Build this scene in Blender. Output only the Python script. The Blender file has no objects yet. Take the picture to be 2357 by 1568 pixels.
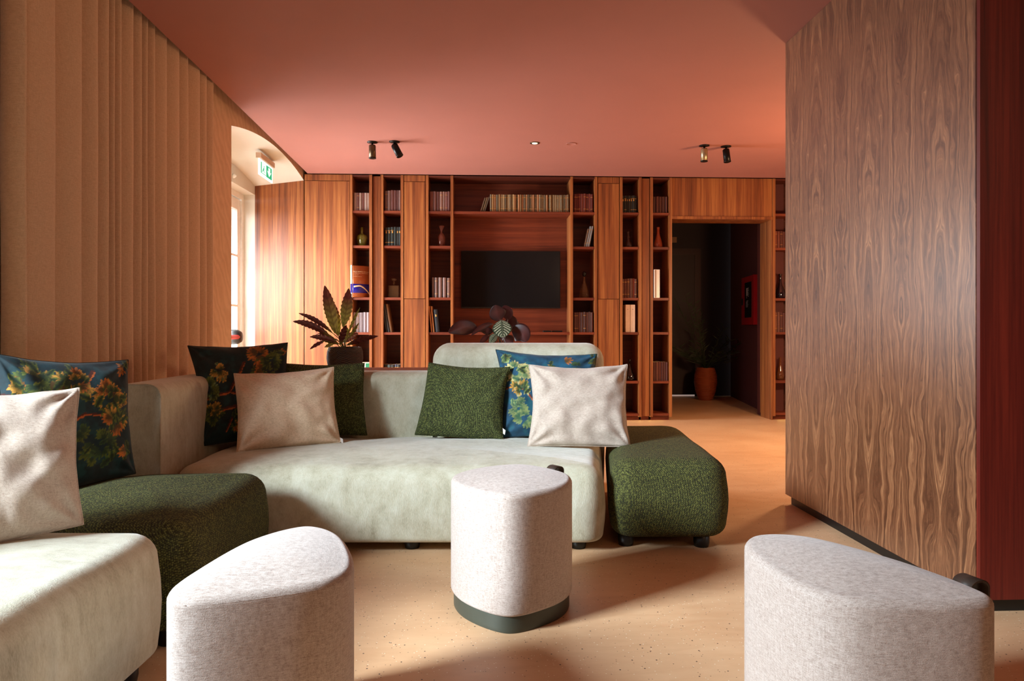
import bpy, bmesh, math, random
import numpy as np
from mathutils import Vector, Matrix, noise as mnoise
random.seed(7)
sc = bpy.context.scene
COL = sc.collection

# ---------------------------------------------------------------- camera, world, lights, exposure
A = math.radians(2.5)            # the camera is turned a little to the right of the room's depth axis
F = 1571.0; CX = 1178.5; HY = 755.0; H0 = 0.99
cam = bpy.data.cameras.new('camera'); camo = bpy.data.objects.new('camera', cam); COL.objects.link(camo)
camo.location = (0, 0, H0); camo.rotation_euler = (math.pi/2, 0, -A)
cam.sensor_width = 36; cam.lens = 36*F/2357; cam.shift_y = (HY-784)/2357
cam.clip_start = 0.05
sc.camera = camo
sc.view_settings.view_transform = 'Standard'; sc.view_settings.look = 'None'
sc.view_settings.gamma = 1; sc.view_settings.use_curve_mapping = False
sc.view_settings.exposure = 0.0
w = bpy.data.worlds.new('world'); sc.world = w; w.use_nodes = True
w.node_tree.nodes['Background'].inputs[0].default_value = (0.80, 0.92, 1.0, 1)
w.node_tree.nodes['Background'].inputs[1].default_value = 1.1

def area(name, loc, target, sx, sy, power, color, spread=None):
    l = bpy.data.lights.new(name, 'AREA'); l.shape = 'RECTANGLE'; l.size = sx; l.size_y = sy
    l.energy = power; l.color = color
    if spread: l.spread = math.radians(spread)
    o = bpy.data.objects.new(name, l); COL.objects.link(o); o.location = loc
    d = Vector(target)-Vector(loc); o.rotation_euler = d.to_track_quat('-Z', 'Y').to_euler()
    return o
def point(name, loc, power, color, r=.05):
    l = bpy.data.lights.new(name, 'POINT'); l.energy = power; l.color = color; l.shadow_soft_size = r
    o = bpy.data.objects.new(name, l); COL.objects.link(o); o.location = loc; return o
def spot(name, loc, target, power, color, angle, blend=.6, r=.03):
    l = bpy.data.lights.new(name, 'SPOT'); l.energy = power; l.color = color
    l.spot_size = math.radians(angle); l.spot_blend = blend; l.shadow_soft_size = r
    o = bpy.data.objects.new(name, l); COL.objects.link(o); o.location = loc
    d = Vector(target)-Vector(loc); o.rotation_euler = d.to_track_quat('-Z', 'Y').to_euler()
    return o
# daylight: the tall window in the left wall beside the camera, and the glazed door in the arched recess
area('window_daylight', (-4.0, .15, 2.6), (0, 2.4, .40), 1.1, 1.1, 980, (.76, .90, 1.0))
area('door_daylight', (-2.9, 6.2, 1.10), (0, 6.75, -.35), 1.7, 1.7, 440, (.90, .96, 1.0))
# warm lamps of the open area behind the wood-clad block, plus added warm fill behind the camera
point('lobby_lamp', (3.0, 5.1, 1.45), 98, (1.0, .60, .32), .12)
spot('lobby_downlight', (2.55, 5.6, 2.55), (2.35, 5.5, 0), 95, (1.0, .64, .28), 110, .8, .06)
spot('bookcase_downlight', (.9, 5.4, 2.55), (1.2, 7.2, 1.0), 4, (1.0, .60, .32), 95, .9, .06)
area('rear_fill', (2.6, -1.4, 2.45), (-1.6, 3.2, 1.1), 1.2, 1.2, 30, (1.0, .60, .34))  # added fill that warms the shaded sides, no fixture of the room
area('led_strip_left', (.1, 7.27, .03), (.1, 6.6, -.05), 3.7, .02, 1, (1.0, .62, .15))
area('led_strip_right', (3.85, 7.27, .03), (3.85, 6.6, -.05), 1.3, .02, .5, (1.0, .62, .15))
point('corridor_fill', (1.9, 8.5, 2.4), 3.0, (1.0, .62, .42), .08)  # added point light to brighten the corridor wall and cabinet, no fixture there

# ---------------------------------------------------------------- helpers
def W(xc, d, z):                                   # camera-aligned floor coordinates -> room
    return Vector((xc*math.cos(A)+d*math.sin(A), d*math.cos(A)-xc*math.sin(A), z))
def pd(x, y, D):                                   # a point seen at (x, y), D metres deep
    return W((x-CX)/F*D, D, H0-(y-HY)/F*D)
def pz(x, y, z):
    return pd(x, y, (H0-z)*F/(y-HY))
def pY(x, y, Y):                                   # on a plane parallel to the bookcase wall
    u = (x-CX)/F
    D = Y/(math.cos(A)-u*math.sin(A))
    return pd(x, y, D)
def wx(x, Y=7.21): return pY(x, HY, Y).x
def yX(x, X):                                      # Y where the ray meets the plane X
    u = (x-CX)/F
    return X*(math.cos(A)-u*math.sin(A))/(math.sin(A)+u*math.cos(A))
def hz(y, D=7.19): return H0-(y-HY)/F*D

def tag(o, label=None, cat=None, group=None, kind=None):
    if label: o['label'] = label
    if cat: o['category'] = cat
    if group: o['group'] = group
    if kind: o['kind'] = kind
    return o
def thing(name, loc, label, cat, group=None):
    o = bpy.data.objects.new(name, None); COL.objects.link(o); o.location = loc
    o.empty_display_size = .1
    return tag(o, label, cat, group)

class MB:
    def __init__(s): s.v = []; s.f = []; s.m = []; s.sm = []; s.c = []
    def add(s, vs, fs, mi=0, smooth=False):
        o = len(s.v); s.v += [tuple(v) for v in vs]
        for f in fs: s.f.append([i+o for i in f]); s.m.append(mi); s.sm.append(smooth)
        return s
    def box(s, x0, x1, y0, y1, z0, z1, mi=0):
        v = [(x, y, z) for z in (z0, z1) for y in (y0, y1) for x in (x0, x1)]
        return s.add(v, [(0,2,3,1),(4,5,7,6),(0,1,5,4),(2,6,7,3),(0,4,6,2),(1,3,7,5)], mi)
    def prism(s, poly, z0, z1, mi=0, smooth=False):
        n = len(poly); v = [(p[0], p[1], z0) for p in poly]+[(p[0], p[1], z1) for p in poly]
        s.add(v, [tuple(range(n-1, -1, -1)), tuple(range(n, 2*n))], mi)
        o = len(s.v)-2*n
        for i in range(n):
            j = (i+1) % n; s.f.append([o+i, o+j, o+n+j, o+n+i]); s.m.append(mi); s.sm.append(smooth)
        return s
    def obox(s, c, ax, ay, az, mi=0):               # oriented box: centre + half-axis vectors
        c, ax, ay, az = map(Vector, (c, ax, ay, az))
        v = [c+sx*ax+sy*ay+sz*az for sz in (-1, 1) for sy in (-1, 1) for sx in (-1, 1)]
        return s.add(v, [(0,2,3,1),(4,5,7,6),(0,1,5,4),(2,6,7,3),(0,4,6,2),(1,3,7,5)], mi)
    def lathe(s, cx, cy, prof, n=24, mi=0, M=None, twist=None):
        vs = []; fs = []
        for k, (r, z) in enumerate(prof):
            for i in range(n):
                a = 2*math.pi*i/n; vs.append((r*math.cos(a), r*math.sin(a), z))
        for k in range(len(prof)-1):
            for i in range(n):
                j = (i+1) % n; fs.append((k*n+i, k*n+j, (k+1)*n+j, (k+1)*n+i))
        if prof[0][0] > 1e-5: fs.append(tuple(range(n-1, -1, -1)))
        if prof[-1][0] > 1e-5: fs.append(tuple((len(prof)-1)*n+i for i in range(n)))
        if M is None: M = Matrix.Translation((cx, cy, 0))
        return s.add([M @ Vector(v) for v in vs], fs, mi, True)
    def tube(s, pts, r, n=8, mi=0, r1=None):
        pts = [Vector(p) for p in pts]; N = len(pts); vs = []; fs = []
        for k, p in enumerate(pts):
            d = (pts[min(k+1, N-1)]-pts[max(k-1, 0)]).normalized()
            a = d.orthogonal().normalized() if k == 0 else (a-d*a.dot(d)).normalized()
            b = d.cross(a); rr = r if r1 is None else r+(r1-r)*k/(N-1)
            for i in range(n):
                t = 2*math.pi*i/n; vs.append(p+a*rr*math.cos(t)+b*rr*math.sin(t))
        for k in range(N-1):
            for i in range(n):
                j = (i+1) % n; fs.append((k*n+i, k*n+j, (k+1)*n+j, (k+1)*n+i))
        fs.append(tuple(range(n-1, -1, -1))); fs.append(tuple((N-1)*n+i for i in range(n)))
        return s.add(vs, fs, mi, True)
    def build(s, name, mats, parent=None, label=None, bevel=0, origin=None, cols=None, fix=False):
        if not isinstance(mats, (list, tuple)): mats = [mats]
        if parent is not None: o0 = world_origin(parent)
        elif origin is not None: o0 = Vector(origin)
        else:
            a = np.array(s.v); o0 = Vector(((a[:,0].min()+a[:,0].max())/2, (a[:,1].min()+a[:,1].max())/2, a[:,2].min()))
        me = bpy.data.meshes.new(name)
        me.from_pydata([tuple(Vector(v)-o0) for v in s.v], [], s.f)
        for m in mats: me.materials.append(m)
        me.polygons.foreach_set('material_index', s.m); me.polygons.foreach_set('use_smooth', s.sm)
        if cols is not None:
            ca = me.color_attributes.new('Col', 'FLOAT_COLOR', 'POINT')
            ca.data.foreach_set('color', np.array(cols, dtype=np.float32).ravel())
        if fix:
            bm = bmesh.new(); bm.from_mesh(me); bmesh.ops.recalc_face_normals(bm, faces=bm.faces); bm.to_mesh(me); bm.free()
        me.update()
        o = bpy.data.objects.new(name, me); COL.objects.link(o)
        if parent is not None:
            o.parent = parent
            if parent.type == 'MESH': o.location = (0, 0, 0)
        else: o.location = o0
        if bevel:
            b = o.modifiers.new('bevel', 'BEVEL'); b.width = bevel; b.segments = 2; b.limit_method = 'ANGLE'
        if label: o['label'] = label
        return o
def world_origin(o):
    p = Vector(o.location)
    while o.parent is not None: o = o.parent; p += Vector(o.location)
    return p

# ---- outline tools
def round_poly(pts, R, seg=8):
    out = []; n = len(pts)
    if not isinstance(R, (list, tuple)): R = [R]*n
    for i in range(n):
        p = Vector(pts[i][:2]); a = (Vector(pts[i-1][:2])-p); b = (Vector(pts[(i+1) % n][:2])-p)
        la, lb = a.length, b.length; a.normalize(); b.normalize()
        ang = a.angle(b); t = R[i]/math.tan(ang/2); t = min(t, la*.48, lb*.48); r = t*math.tan(ang/2)
        c = p+(a+b).normalized()*(r/math.sin(ang/2))
        s0 = p+a*t-c; s1 = p+b*t-c
        a0 = math.atan2(s0.y, s0.x); a1 = math.atan2(s1.y, s1.x); d = (a1-a0+math.pi) % (2*math.pi)-math.pi
        for k in range(seg+1):
            q = a0+d*k/seg; out.append((c.x+r*math.cos(q), c.y+r*math.sin(q)))
    return out
def densify(poly, step):
    out = []; n = len(poly)
    for i in range(n):
        p = Vector(poly[i]); q = Vector(poly[(i+1) % n]); L = (q-p).length; k = max(1, int(L/step))
        for j in range(k):
            w_ = p.lerp(q, j/k)
            if not out or (Vector(out[-1])-w_).length > 1e-4: out.append(tuple(w_))
    if (Vector(out[0])-Vector(out[-1])).length < 1e-4: out.pop()
    return out
def closed_spline(pts, n=12):
    P = [Vector(p) for p in pts]; N = len(P); out = []
    for i in range(N):
        p0, p1, p2, p3 = P[i-1], P[i], P[(i+1) % N], P[(i+2) % N]
        for k in range(n):
            t = k/n
            out.append(tuple(.5*((2*p1)+(p2-p0)*t+(2*p0-5*p1+4*p2-p3)*t*t+(3*p1-p0-3*p2+p3)*t**3)))
    return out
def ccw(poly):
    a = sum(poly[i][0]*poly[(i+1) % len(poly)][1]-poly[(i+1) % len(poly)][0]*poly[i][1] for i in range(len(poly)))
    return poly if a > 0 else poly[::-1]
def inset(poly, d):
    n = len(poly); out = []
    for i in range(n):
        p = Vector(poly[i]); t = (Vector(poly[(i+1) % n])-Vector(poly[i-1])).normalized()
        out.append((p.x-t.y*d, p.y+t.x*d))
    return out
def soft(mb, poly, z0, z1, rt, rb, dome=0.0, seg=7, cap='fan', bulge=0.0, mi=0, wob=0.0, seed=0):
    """cushion-like prism: rounded rims at top and bottom, slightly domed top"""
    poly = ccw(poly); n = len(poly); rings = []
    for k in range(seg+1):
        a = math.pi/2*k/seg; rings.append((rb*(1-math.sin(a)), z0+rb*(1-math.cos(a))))
    for k in range(1, 4):
        t = k/4; rings.append((-bulge*math.sin(math.pi*t), z0+rb+(z1-rt-z0-rb)*t))
    for k in range(seg+1):
        a = math.pi/2*k/seg; rings.append((rt*(1-math.cos(a)), z1-rt+rt*math.sin(a)))
    vs = []; fs = []
    for d, z in rings: vs += [(x, y, z) for x, y in inset(poly, d)]
    nr = len(rings)
    for k in range(nr-1):
        for i in range(n):
            j = (i+1) % n; fs.append((k*n+i, k*n+j, (k+1)*n+j, (k+1)*n+i))
    if cap == 'fan':
        last = inset(poly, rings[-1][0]); cx = sum(p[0] for p in last)/n; cy = sum(p[1] for p in last)/n
        base = (nr-1)*n
        for f in (.93, .85, .75, .62, .45, .25):
            b2 = len(vs); vs += [(cx+(x-cx)*f, cy+(y-cy)*f, z1+dome*(1-f*f)**1.0) for x, y in last]
            for i in range(n):
                j = (i+1) % n; fs.append((base+i, base+j, b2+j, b2+i))
            base = b2
        vs.append((cx, cy, z1+dome)); c = len(vs)-1
        for i in range(n): fs.append((base+i, base+(i+1) % n, c))
    else: fs.append(tuple((nr-1)*n+i for i in range(n)))
    fs.append(tuple(range(n-1, -1, -1)))
    if wob:
        vs = [Vector(v)+Vector((0, 0, 1 if v[2] > z1-rt*.6 else .0))*wob*mnoise.noise(Vector((v[0]*4+seed, v[1]*4, v[2]*3))) for v in vs]
    return mb.add(vs, fs, mi, True)
def sweep(mb, path, th, z0, z1, r, mi=0):
    # rounded-rectangle section swept along a plan path (a list of room points), flat ends
    P = [Vector(p) for p in path]; sec = []
    for cx_, cz_, a0 in ((th/2-r, z1-r, 0), (-th/2+r, z1-r, 90), (-th/2+r, z0+r, 180), (th/2-r, z0+r, 270)):
        for k in range(7): a = math.radians(a0+90*k/6); sec.append((cx_+r*math.cos(a), cz_+r*math.sin(a)))
    n = len(sec); vs = []; fs = []
    for i, p in enumerate(P):
        t = (P[min(i+1, len(P)-1)]-P[max(i-1, 0)]).normalized(); nn = Vector((t.y, -t.x))
        vs += [(p.x+nn.x*u, p.y+nn.y*u, z) for u, z in sec]
    for k in range(len(P)-1):
        for i in range(n):
            j = (i+1) % n; fs.append((k*n+i, k*n+j, (k+1)*n+j, (k+1)*n+i))
    mb.add(vs, fs, mi, True); o = len(mb.v)-len(vs)
    mb.add(vs[:n], [tuple(range(n))], mi); mb.add(vs[-n:], [tuple(range(n))], mi)
    return vs[:n], vs[-n:]
def cpoly(pts):                                     # camera-aligned plan points -> room
    return [tuple(W(x, d, 0)[:2]) for x, d in pts]

# ---------------------------------------------------------------- materials
def lin(c):
    return tuple(((v/255)/12.92 if v/255 <= .04045 else ((v/255+.055)/1.055)**2.4) for v in c)
class NT:
    def __init__(s, name):
        s.m = bpy.data.materials.new(name); s.m.use_nodes = True; s.t = s.m.node_tree
        s.b = s.t.nodes['Principled BSDF']
    def n(s, typ, props=None, **inp):
        nd = s.t.nodes.new('ShaderNode'+typ)
        for k, v in (props or {}).items(): setattr(nd, k, v)
        for k, v in inp.items():
            key = int(k[1:]) if k[0] == '_' and k[1:].isdigit() else k.replace('_', ' ')
            s.set(nd.inputs[key], v)
        return nd
    def set(s, sock, v):
        if isinstance(v, bpy.types.NodeSocket): s.t.links.new(v, sock)
        elif isinstance(v, bpy.types.Node): s.t.links.new(v.outputs[0], sock)
        else:
            if isinstance(v, (tuple, list)) and len(v) == 3 and len(sock.default_value) == 4: v = (*v, 1)
            sock.default_value = v
    def math(s, op, a, b=0.0, c=None):
        nd = s.t.nodes.new('ShaderNodeMath'); nd.operation = op; s.set(nd.inputs[0], a); s.set(nd.inputs[1], b)
        if c is not None: s.set(nd.inputs[2], c)
        return nd.outputs[0]
    def coord(s, scale=(1,1,1), rnd=0.0, kind='Object'):
        tc = s.n('TexCoord'); out = tc.outputs[kind]
        if rnd:
            oi = s.n('ObjectInfo'); r = s.math('MULTIPLY', oi.outputs['Random'], rnd)
            out = s.n('VectorMath', {'operation': 'ADD'}, _0=out, _1=s.n('CombineXYZ', X=r, Y=r, Z=r)).outputs[0]
        return s.n('Mapping', Vector=out, Scale=scale).outputs[0]
    def noise(s, vec, scale, detail=3, rough=.5, dist=0.0):
        return s.n('TexNoise', Vector=vec, Scale=scale, Detail=detail, Roughness=rough, Distortion=dist).outputs[0]
    def ramp(s, fac, stops, interp='LINEAR'):
        nd = s.n('ValToRGB', Fac=fac); e = nd.color_ramp; e.interpolation = interp
        while len(e.elements) > 1: e.elements.remove(e.elements[0])
        e.elements[0].position = stops[0][0]; e.elements[0].color = (*stops[0][1], 1)
        for p, c in stops[1:]:
            x = e.elements.new(p); x.color = (*c, 1)
        return nd.outputs[0]
    def mix(s, fac, a, b, mode='MIX'):
        nd = s.t.nodes.new('ShaderNodeMix'); nd.data_type = 'RGBA'; nd.blend_type = mode
        s.set(nd.inputs[0], fac); s.set(nd.inputs[6], a if not isinstance(a, tuple) else (*a, 1)); s.set(nd.inputs[7], b if not isinstance(b, tuple) else (*b, 1))
        return nd.outputs[2]
    def bump(s, h, strength=.3, dist=.002):
        nd = s.n('Bump', Height=h, Strength=strength, Distance=dist); s.set(s.b.inputs['Normal'], nd.outputs[0]); return s
    def base(s, c): s.set(s.b.inputs['Base Color'], c if not isinstance(c, tuple) else (*c, 1)); return s
    def p(s, **k):
        for kk, v in k.items(): s.set(s.b.inputs[kk.replace('_', ' ')], v)
        return s

def plain(name, rgb, rough=.6, metal=0.0, var=.12, scale=30, **k):
    t = NT(name); c = lin(rgb); nz = t.noise(t.coord(), scale, 3)
    t.base(t.mix(nz, tuple(x*(1-var) for x in c), tuple(min(1, x*(1+var)) for x in c)))
    t.p(Roughness=rough, Metallic=metal, **k); return t.m

def wood(name, dark, mid, light, grain='z', rough=.42, rnd=7.0):
    t = NT(name)
    sc_ = {'z': (1, 1, .022), 'x': (.022, 1, 1), 'y': (1, .022, 1)}[grain]
    v = t.coord(sc_, rnd)
    n1 = t.noise(v, 30, 5, .6, .35); n2 = t.noise(v, 140, 4, .6); n3 = t.noise(v, 6, 2, .5, 1.2)
    f = t.math('ADD', t.math('MULTIPLY', n1, .5), t.math('ADD', t.math('MULTIPLY', n2, .3), t.math('MULTIPLY', n3, .3)))
    t.base(t.ramp(f, [(.38, lin(dark)), (.53, lin(mid)), (.70, lin(light))]))
    t.p(Roughness=rough); t.bump(n2, .15, .001); return t.m

WOOD = wood('walnut_upright', (82, 38, 18), (134, 74, 36), (174, 112, 58))
WOODH = wood('walnut_horizontal', (74, 28, 16), (112, 48, 26), (136, 66, 38), 'x')
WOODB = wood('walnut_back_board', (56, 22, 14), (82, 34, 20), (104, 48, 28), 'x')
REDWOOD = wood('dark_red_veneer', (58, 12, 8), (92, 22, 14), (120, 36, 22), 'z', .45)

def bookmatched():
    t = NT('bookmatched_walnut'); tc = t.n('TexCoord'); s = t.n('SeparateXYZ', Vector=tc.outputs['Object'])
    y = s.outputs[1]; z = s.outputs[2]
    p = t.math('PINGPONG', t.math('ADD', y, 10.0), .2375)
    low = t.noise(t.n('CombineXYZ', X=p, Y=0.0, Z=t.math('MULTIPLY', z, .35)).outputs[0], 7, 3, .5)
    p2 = t.math('ADD', p, t.math('MULTIPLY', t.math('SUBTRACT', low, .5), .16))
    dz = t.math('MULTIPLY', t.math('SUBTRACT', z, .80), .055)
    ell = t.math('SQRT', t.math('ADD', t.math('MULTIPLY', p2, p2), t.math('MULTIPLY', dz, dz)))
    # knots low on the sheet
    k1 = t.math('SUBTRACT', z, .30); g = t.math('EXPONENT', t.math('MULTIPLY', t.math('MULTIPLY', k1, k1), -110.0))
    kp = t.math('SUBTRACT', p, .035); gp = t.math('EXPONENT', t.math('MULTIPLY', t.math('MULTIPLY', kp, kp), -900.0))
    f = t.math('ADD', ell, t.math('MULTIPLY', t.math('MULTIPLY', g, gp), .035))
    line = t.noise(t.n('CombineXYZ', X=t.math('MULTIPLY', f, 3.0), Y=0.0, Z=t.math('MULTIPLY', z, .05)).outputs[0], 26, 6, .72)
    fine = t.noise(t.n('CombineXYZ', X=t.math('MULTIPLY', y, 60.0), Y=0.0, Z=t.math('MULTIPLY', z, 3.0)).outputs[0], 6, 3, .6)
    v = t.math('ADD', t.math('MULTIPLY', line, .78), t.math('MULTIPLY', fine, .26))
    t.base(t.ramp(v, [(.36, lin((50, 26, 16))), (.47, lin((90, 54, 34))), (.56, lin((126, 82, 54))), (.68, lin((174, 124, 84)))]))
    t.p(Roughness=.36, Specular_IOR_Level=.8, Coat_Weight=.45, Coat_Roughness=.30); t.bump(v, .10, .001); return t.m
WALNUT = bookmatched()

def paint(name, rgb, rough=.7, var=.05):
    t = NT(name); c = lin(rgb); n1 = t.noise(t.coord(), 3, 4); n2 = t.noise(t.coord(), 300, 2)
    t.base(t.mix(n1, tuple(x*(1-var) for x in c), tuple(min(1, x*(1+var)) for x in c))); t.p(Roughness=rough)
    t.bump(n2, .08, .001); return t.m
CEIL = paint('terracotta_ceiling_paint', (162, 104, 91), .75)
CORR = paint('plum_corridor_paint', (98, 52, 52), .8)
PLASTER = paint('white_plaster', (206, 198, 182), .8)
def stucco():
    t = NT('beige_textured_wall'); v = t.coord((1, 1, 1))
    n = t.noise(v, 5, 4, .6, 1.5); w2 = t.n('TexWave', {'bands_direction': 'DIAGONAL'}, Vector=t.coord((1, 3, 2.2)), Scale=2.2, Distortion=9.0, Detail=3.0).outputs[0]
    f = t.math('ADD', t.math('MULTIPLY', n, .7), t.math('MULTIPLY', w2, .3))
    t.base(t.ramp(f, [(.3, lin((202, 168, 134))), (.7, lin((216, 184, 150)))])); t.p(Roughness=.75); t.bump(f, .25, .006); return t.m
STUCCO = stucco()
def terrazzo():
    t = NT('pale_terrazzo_floor'); v = t.coord()
    n = t.noise(v, 2.2, 5, .6); n2 = t.noise(t.coord((1, 4, 1)), 5, 4, .6, 1.0)
    base = t.ramp(t.math('ADD', t.math('MULTIPLY', n, .6), t.math('MULTIPLY', n2, .4)), [(.35, lin((210, 164, 122))), (.7, lin((228, 188, 146)))])
    vo = t.n('TexVoronoi', Vector=v, Scale=42.0); vd = vo.outputs['Distance']; vc = t.n('SeparateXYZ', Vector=vo.outputs['Color']).outputs[0]
    m1 = t.math('MULTIPLY', t.math('LESS_THAN', vd, .11), t.math('GREATER_THAN', vc, .62))
    vo2 = t.n('TexVoronoi', Vector=v, Scale=95.0); vc2 = t.n('SeparateXYZ', Vector=vo2.outputs['Color']).outputs[1]
    m2 = t.math('MULTIPLY', t.math('LESS_THAN', vo2.outputs['Distance'], .16), t.math('GREATER_THAN', vc2, .80))
    vo3 = t.n('TexVoronoi', Vector=v, Scale=70.0); vc3 = t.n('SeparateXYZ', Vector=vo3.outputs['Color']).outputs[2]
    m3 = t.math('MULTIPLY', t.math('LESS_THAN', vo3.outputs['Distance'], .14), t.math('GREATER_THAN', vc3, .75))
    c = t.mix(m1, base, lin((66, 46, 44))); c = t.mix(m2, c, lin((120, 84, 66))); c = t.mix(m3, c, lin((240, 222, 196)))
    t.base(c); t.p(Roughness=t.math('ADD', t.math('MULTIPLY', n2, .2), .32)); return t.m
FLOOR = terrazzo()

def melange(name, c1, c2, c3, s=1.0):
    t = NT(name)
    a = t.noise(t.coord((1, 1, 7)), 70*s, 4, .7); b = t.noise(t.coord((3, 3, 3)), 160*s, 3, .7); c = t.noise(t.coord((1, 5, 1)), 60*s, 3, .7)
    f = t.math('ADD', t.math('MULTIPLY', a, .4), t.math('ADD', t.math('MULTIPLY', b, .35), t.math('MULTIPLY', c, .25)))
    t.base(t.ramp(f, [(.38, lin(c1)), (.5, lin(c2)), (.62, lin(c3))]))
    t.p(Roughness=.9, Sheen_Weight=.25, Sheen_Roughness=.5); t.bump(f, .55, .003); return t.m
POUF = melange('pinkish_melange_fabric', (150, 130, 118), (184, 168, 157), (208, 195, 186))
PILW = melange('cream_woven_fabric', (172, 150, 134), (202, 184, 168), (220, 206, 192), 1.2)
PILB = melange('oatmeal_woven_fabric', (180, 150, 120), (222, 192, 160), (236, 212, 184), 1.2)
LINEN = melange('tan_curtain_linen', (196, 162, 130), (212, 180, 148), (224, 194, 162), .8)
def velvet():
    t = NT('sage_velvet')
    m = t.noise(t.coord((1, 1, 1)), 5.0, 9, .74, .25); f = t.noise(t.coord((4, 4, 1)), 90, 3, .6); g = t.noise(t.coord((1.6, 3, .8)), 11, 6, .72, .3)
    x = t.math('ADD', t.math('MULTIPLY', m, .45), t.math('ADD', t.math('MULTIPLY', f, .2), t.math('MULTIPLY', g, .35)))
    t.base(t.ramp(x, [(.36, lin((158, 150, 124))), (.48, lin((192, 187, 162))), (.62, lin((212, 210, 190)))]))
    t.p(Roughness=.8, Sheen_Weight=.5, Sheen_Roughness=.35, Sheen_Tint=(.95, .95, .95, 1)); t.bump(t.math('ADD', t.math('MULTIPLY', g, 1.0), t.math('MULTIPLY', f, .3)), .5, .006); return t.m
VELVET = velvet()
def tweed(name, dark, mid, light, scale=150):
    t = NT(name); v = t.n('Mapping', Vector=t.n('TexCoord').outputs['Object'], Rotation=(.6, .7, .78)).outputs[0]; vo = t.n('TexVoronoi', Vector=v, Scale=float(scale), Randomness=.40)
    c = t.n('SeparateXYZ', Vector=vo.outputs['Color']).outputs[0]
    big = t.noise(v, 25, 3)
    f = t.math('SUBTRACT', t.math('ADD', t.math('MULTIPLY', c, .34), .68), t.math('MULTIPLY', vo.outputs['Distance'], 1.0))
    f = t.math('ADD', f, t.math('MULTIPLY', t.math('SUBTRACT', big, .5), .10))
    t.base(t.ramp(f, [(.12, lin(dark)), (.42, lin(mid)), (.8, lin(light))]))
    t.p(Roughness=.95, Sheen_Weight=.0); t.bump(t.math('SUBTRACT', 1.0, vo.outputs['Distance']), .8, .004); return t.m
TWEED = tweed('green_tweed', (34, 34, 12), (68, 70, 27), (122, 122, 58), 185)
TWEEDP = tweed('moss_green_weave', (34, 38, 16), (66, 74, 32), (126, 132, 70), 185)
BASEG = plain('dark_green_lacquer', (62, 66, 56), .45)
BLACK = plain('black_plastic', (14, 14, 14), .4)
BLACKM = plain('black_metal', (20, 18, 17), .35, .6)
BRONZE = plain('bronze_metal', (96, 78, 58), .35, .8)
LEATHER = plain('dark_leather', (58, 46, 38), .5)
WHITE = plain('white_lacquer', (235, 232, 225), .45)
def glassy(name, rgb, alpha=.35, rough=.05):
    t = NT(name); c = lin(rgb); nz = t.noise(t.coord(), 8, 2)
    t.base(t.mix(nz, tuple(x*.9 for x in c), c)); t.p(Roughness=rough, Alpha=alpha, Specular_IOR_Level=.9, Coat_Weight=.5); return t.m
def windowglass():
    t = NT('clear_pane'); tr = t.n('BsdfTransparent'); gl = t.n('BsdfGlossy', Roughness=.03); nz = t.noise(t.coord(), .5, 1)
    fr = t.n('Fresnel', IOR=1.45); mx = t.n('MixShader', Fac=t.math('MULTIPLY', fr.outputs[0], t.math('ADD', t.math('MULTIPLY', nz, .02), .5)), _1=tr.outputs[0], _2=gl.outputs[0])
    t.t.links.new(mx.outputs[0], t.t.nodes['Material Output'].inputs[0]); return t.m
PANE = windowglass()
def emis(name, rgb, s):
    t = NT(name); nz = t.noise(t.coord(), 3, 1); c = lin(rgb)
    t.base((*[x*.5 for x in c],)); t.p(Emission_Color=t.mix(nz, tuple(x*.97 for x in c), c), Emission_Strength=s); return t.m
def attr(name, rough=.6, sheen=0.0, bumpscale=200, bs=.4, spec=.5):
    t = NT(name); a = t.n('VertexColor', {'layer_name': 'Col'}); nz = t.noise(t.coord((1, 1, 3)), bumpscale, 3, .7)
    t.base(t.mix(.35, a.outputs[0], t.mix(nz, (.55, .55, .55), (1.3, 1.3, 1.3)), 'MULTIPLY')); t.p(Roughness=rough, Sheen_Weight=sheen, Specular_IOR_Level=spec)
    t.bump(nz, bs, .002); return t.m
# ---------------------------------------------------------------- the setting
def struct(mb, name, mats, **k):
    o = mb.build(name, mats, **k); o['kind'] = 'structure'; return o
XL = -1.87; Y0 = 7.21; ZC = 2.60
struct(MB().box(-3.2, 5.1, -3.1, 11, -.1, 0), 'floor', FLOOR, origin=(0, 0, 0))
cpl = [(-1.72, -3.0), (5.0, -3.0), (5.0, 7.195), (wx(708, 7.195), 7.195), (-1.755, 4.46), (-1.735, 3.43)]
struct(MB().prism(cpl, ZC, ZC+.09), 'ceiling', CEIL, origin=(0, 0, ZC))
struct(MB().box(-3.0, 5.1, -3.1, 11, 2.92, 3.0), 'ceiling_upper', CEIL, origin=(0, 0, 2.92))
def archz(y): t = (y-6.21)/1.03; return 2.52+.11*(1-t*t)+.02*t
m = MB()
m.box(-2.37, XL, -3.0, .46, 0, 2.92); m.box(-2.37, XL, 2.34, 5.18, 0, 2.92)
m.box(-2.37, XL, .46, 2.34, 0, .25); m.box(-2.37, XL, .46, 2.34, 2.35, 2.92)
m.box(-2.37, XL, 7.292, 7.6, 2.4, 2.92)
N = 24; ys = [5.18+(7.25-5.18)*i/N for i in range(N+1)]
for i in range(N):
    a, b = ys[i], ys[i+1]; za, zb = archz(a), archz(b)
    m.add([(XL, a, za), (XL, b, zb), (XL, b, 2.92), (XL, a, 2.92), (-2.38, a, za-.065), (-2.38, b, zb-.065), (-2.38, b, 2.92), (-2.38, a, 2.92)],
          [(0, 1, 2, 3), (7, 6, 5, 4), (3, 2, 6, 7)], 0)
    m.add([(XL, a, za), (XL, b, zb), (-2.38, b, zb-.065), (-2.38, a, za-.065)], [(0, 3, 2, 1)], 1)
struct(m, 'wall_left', [STUCCO, PLASTER], origin=(XL, 0, 0))
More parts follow.
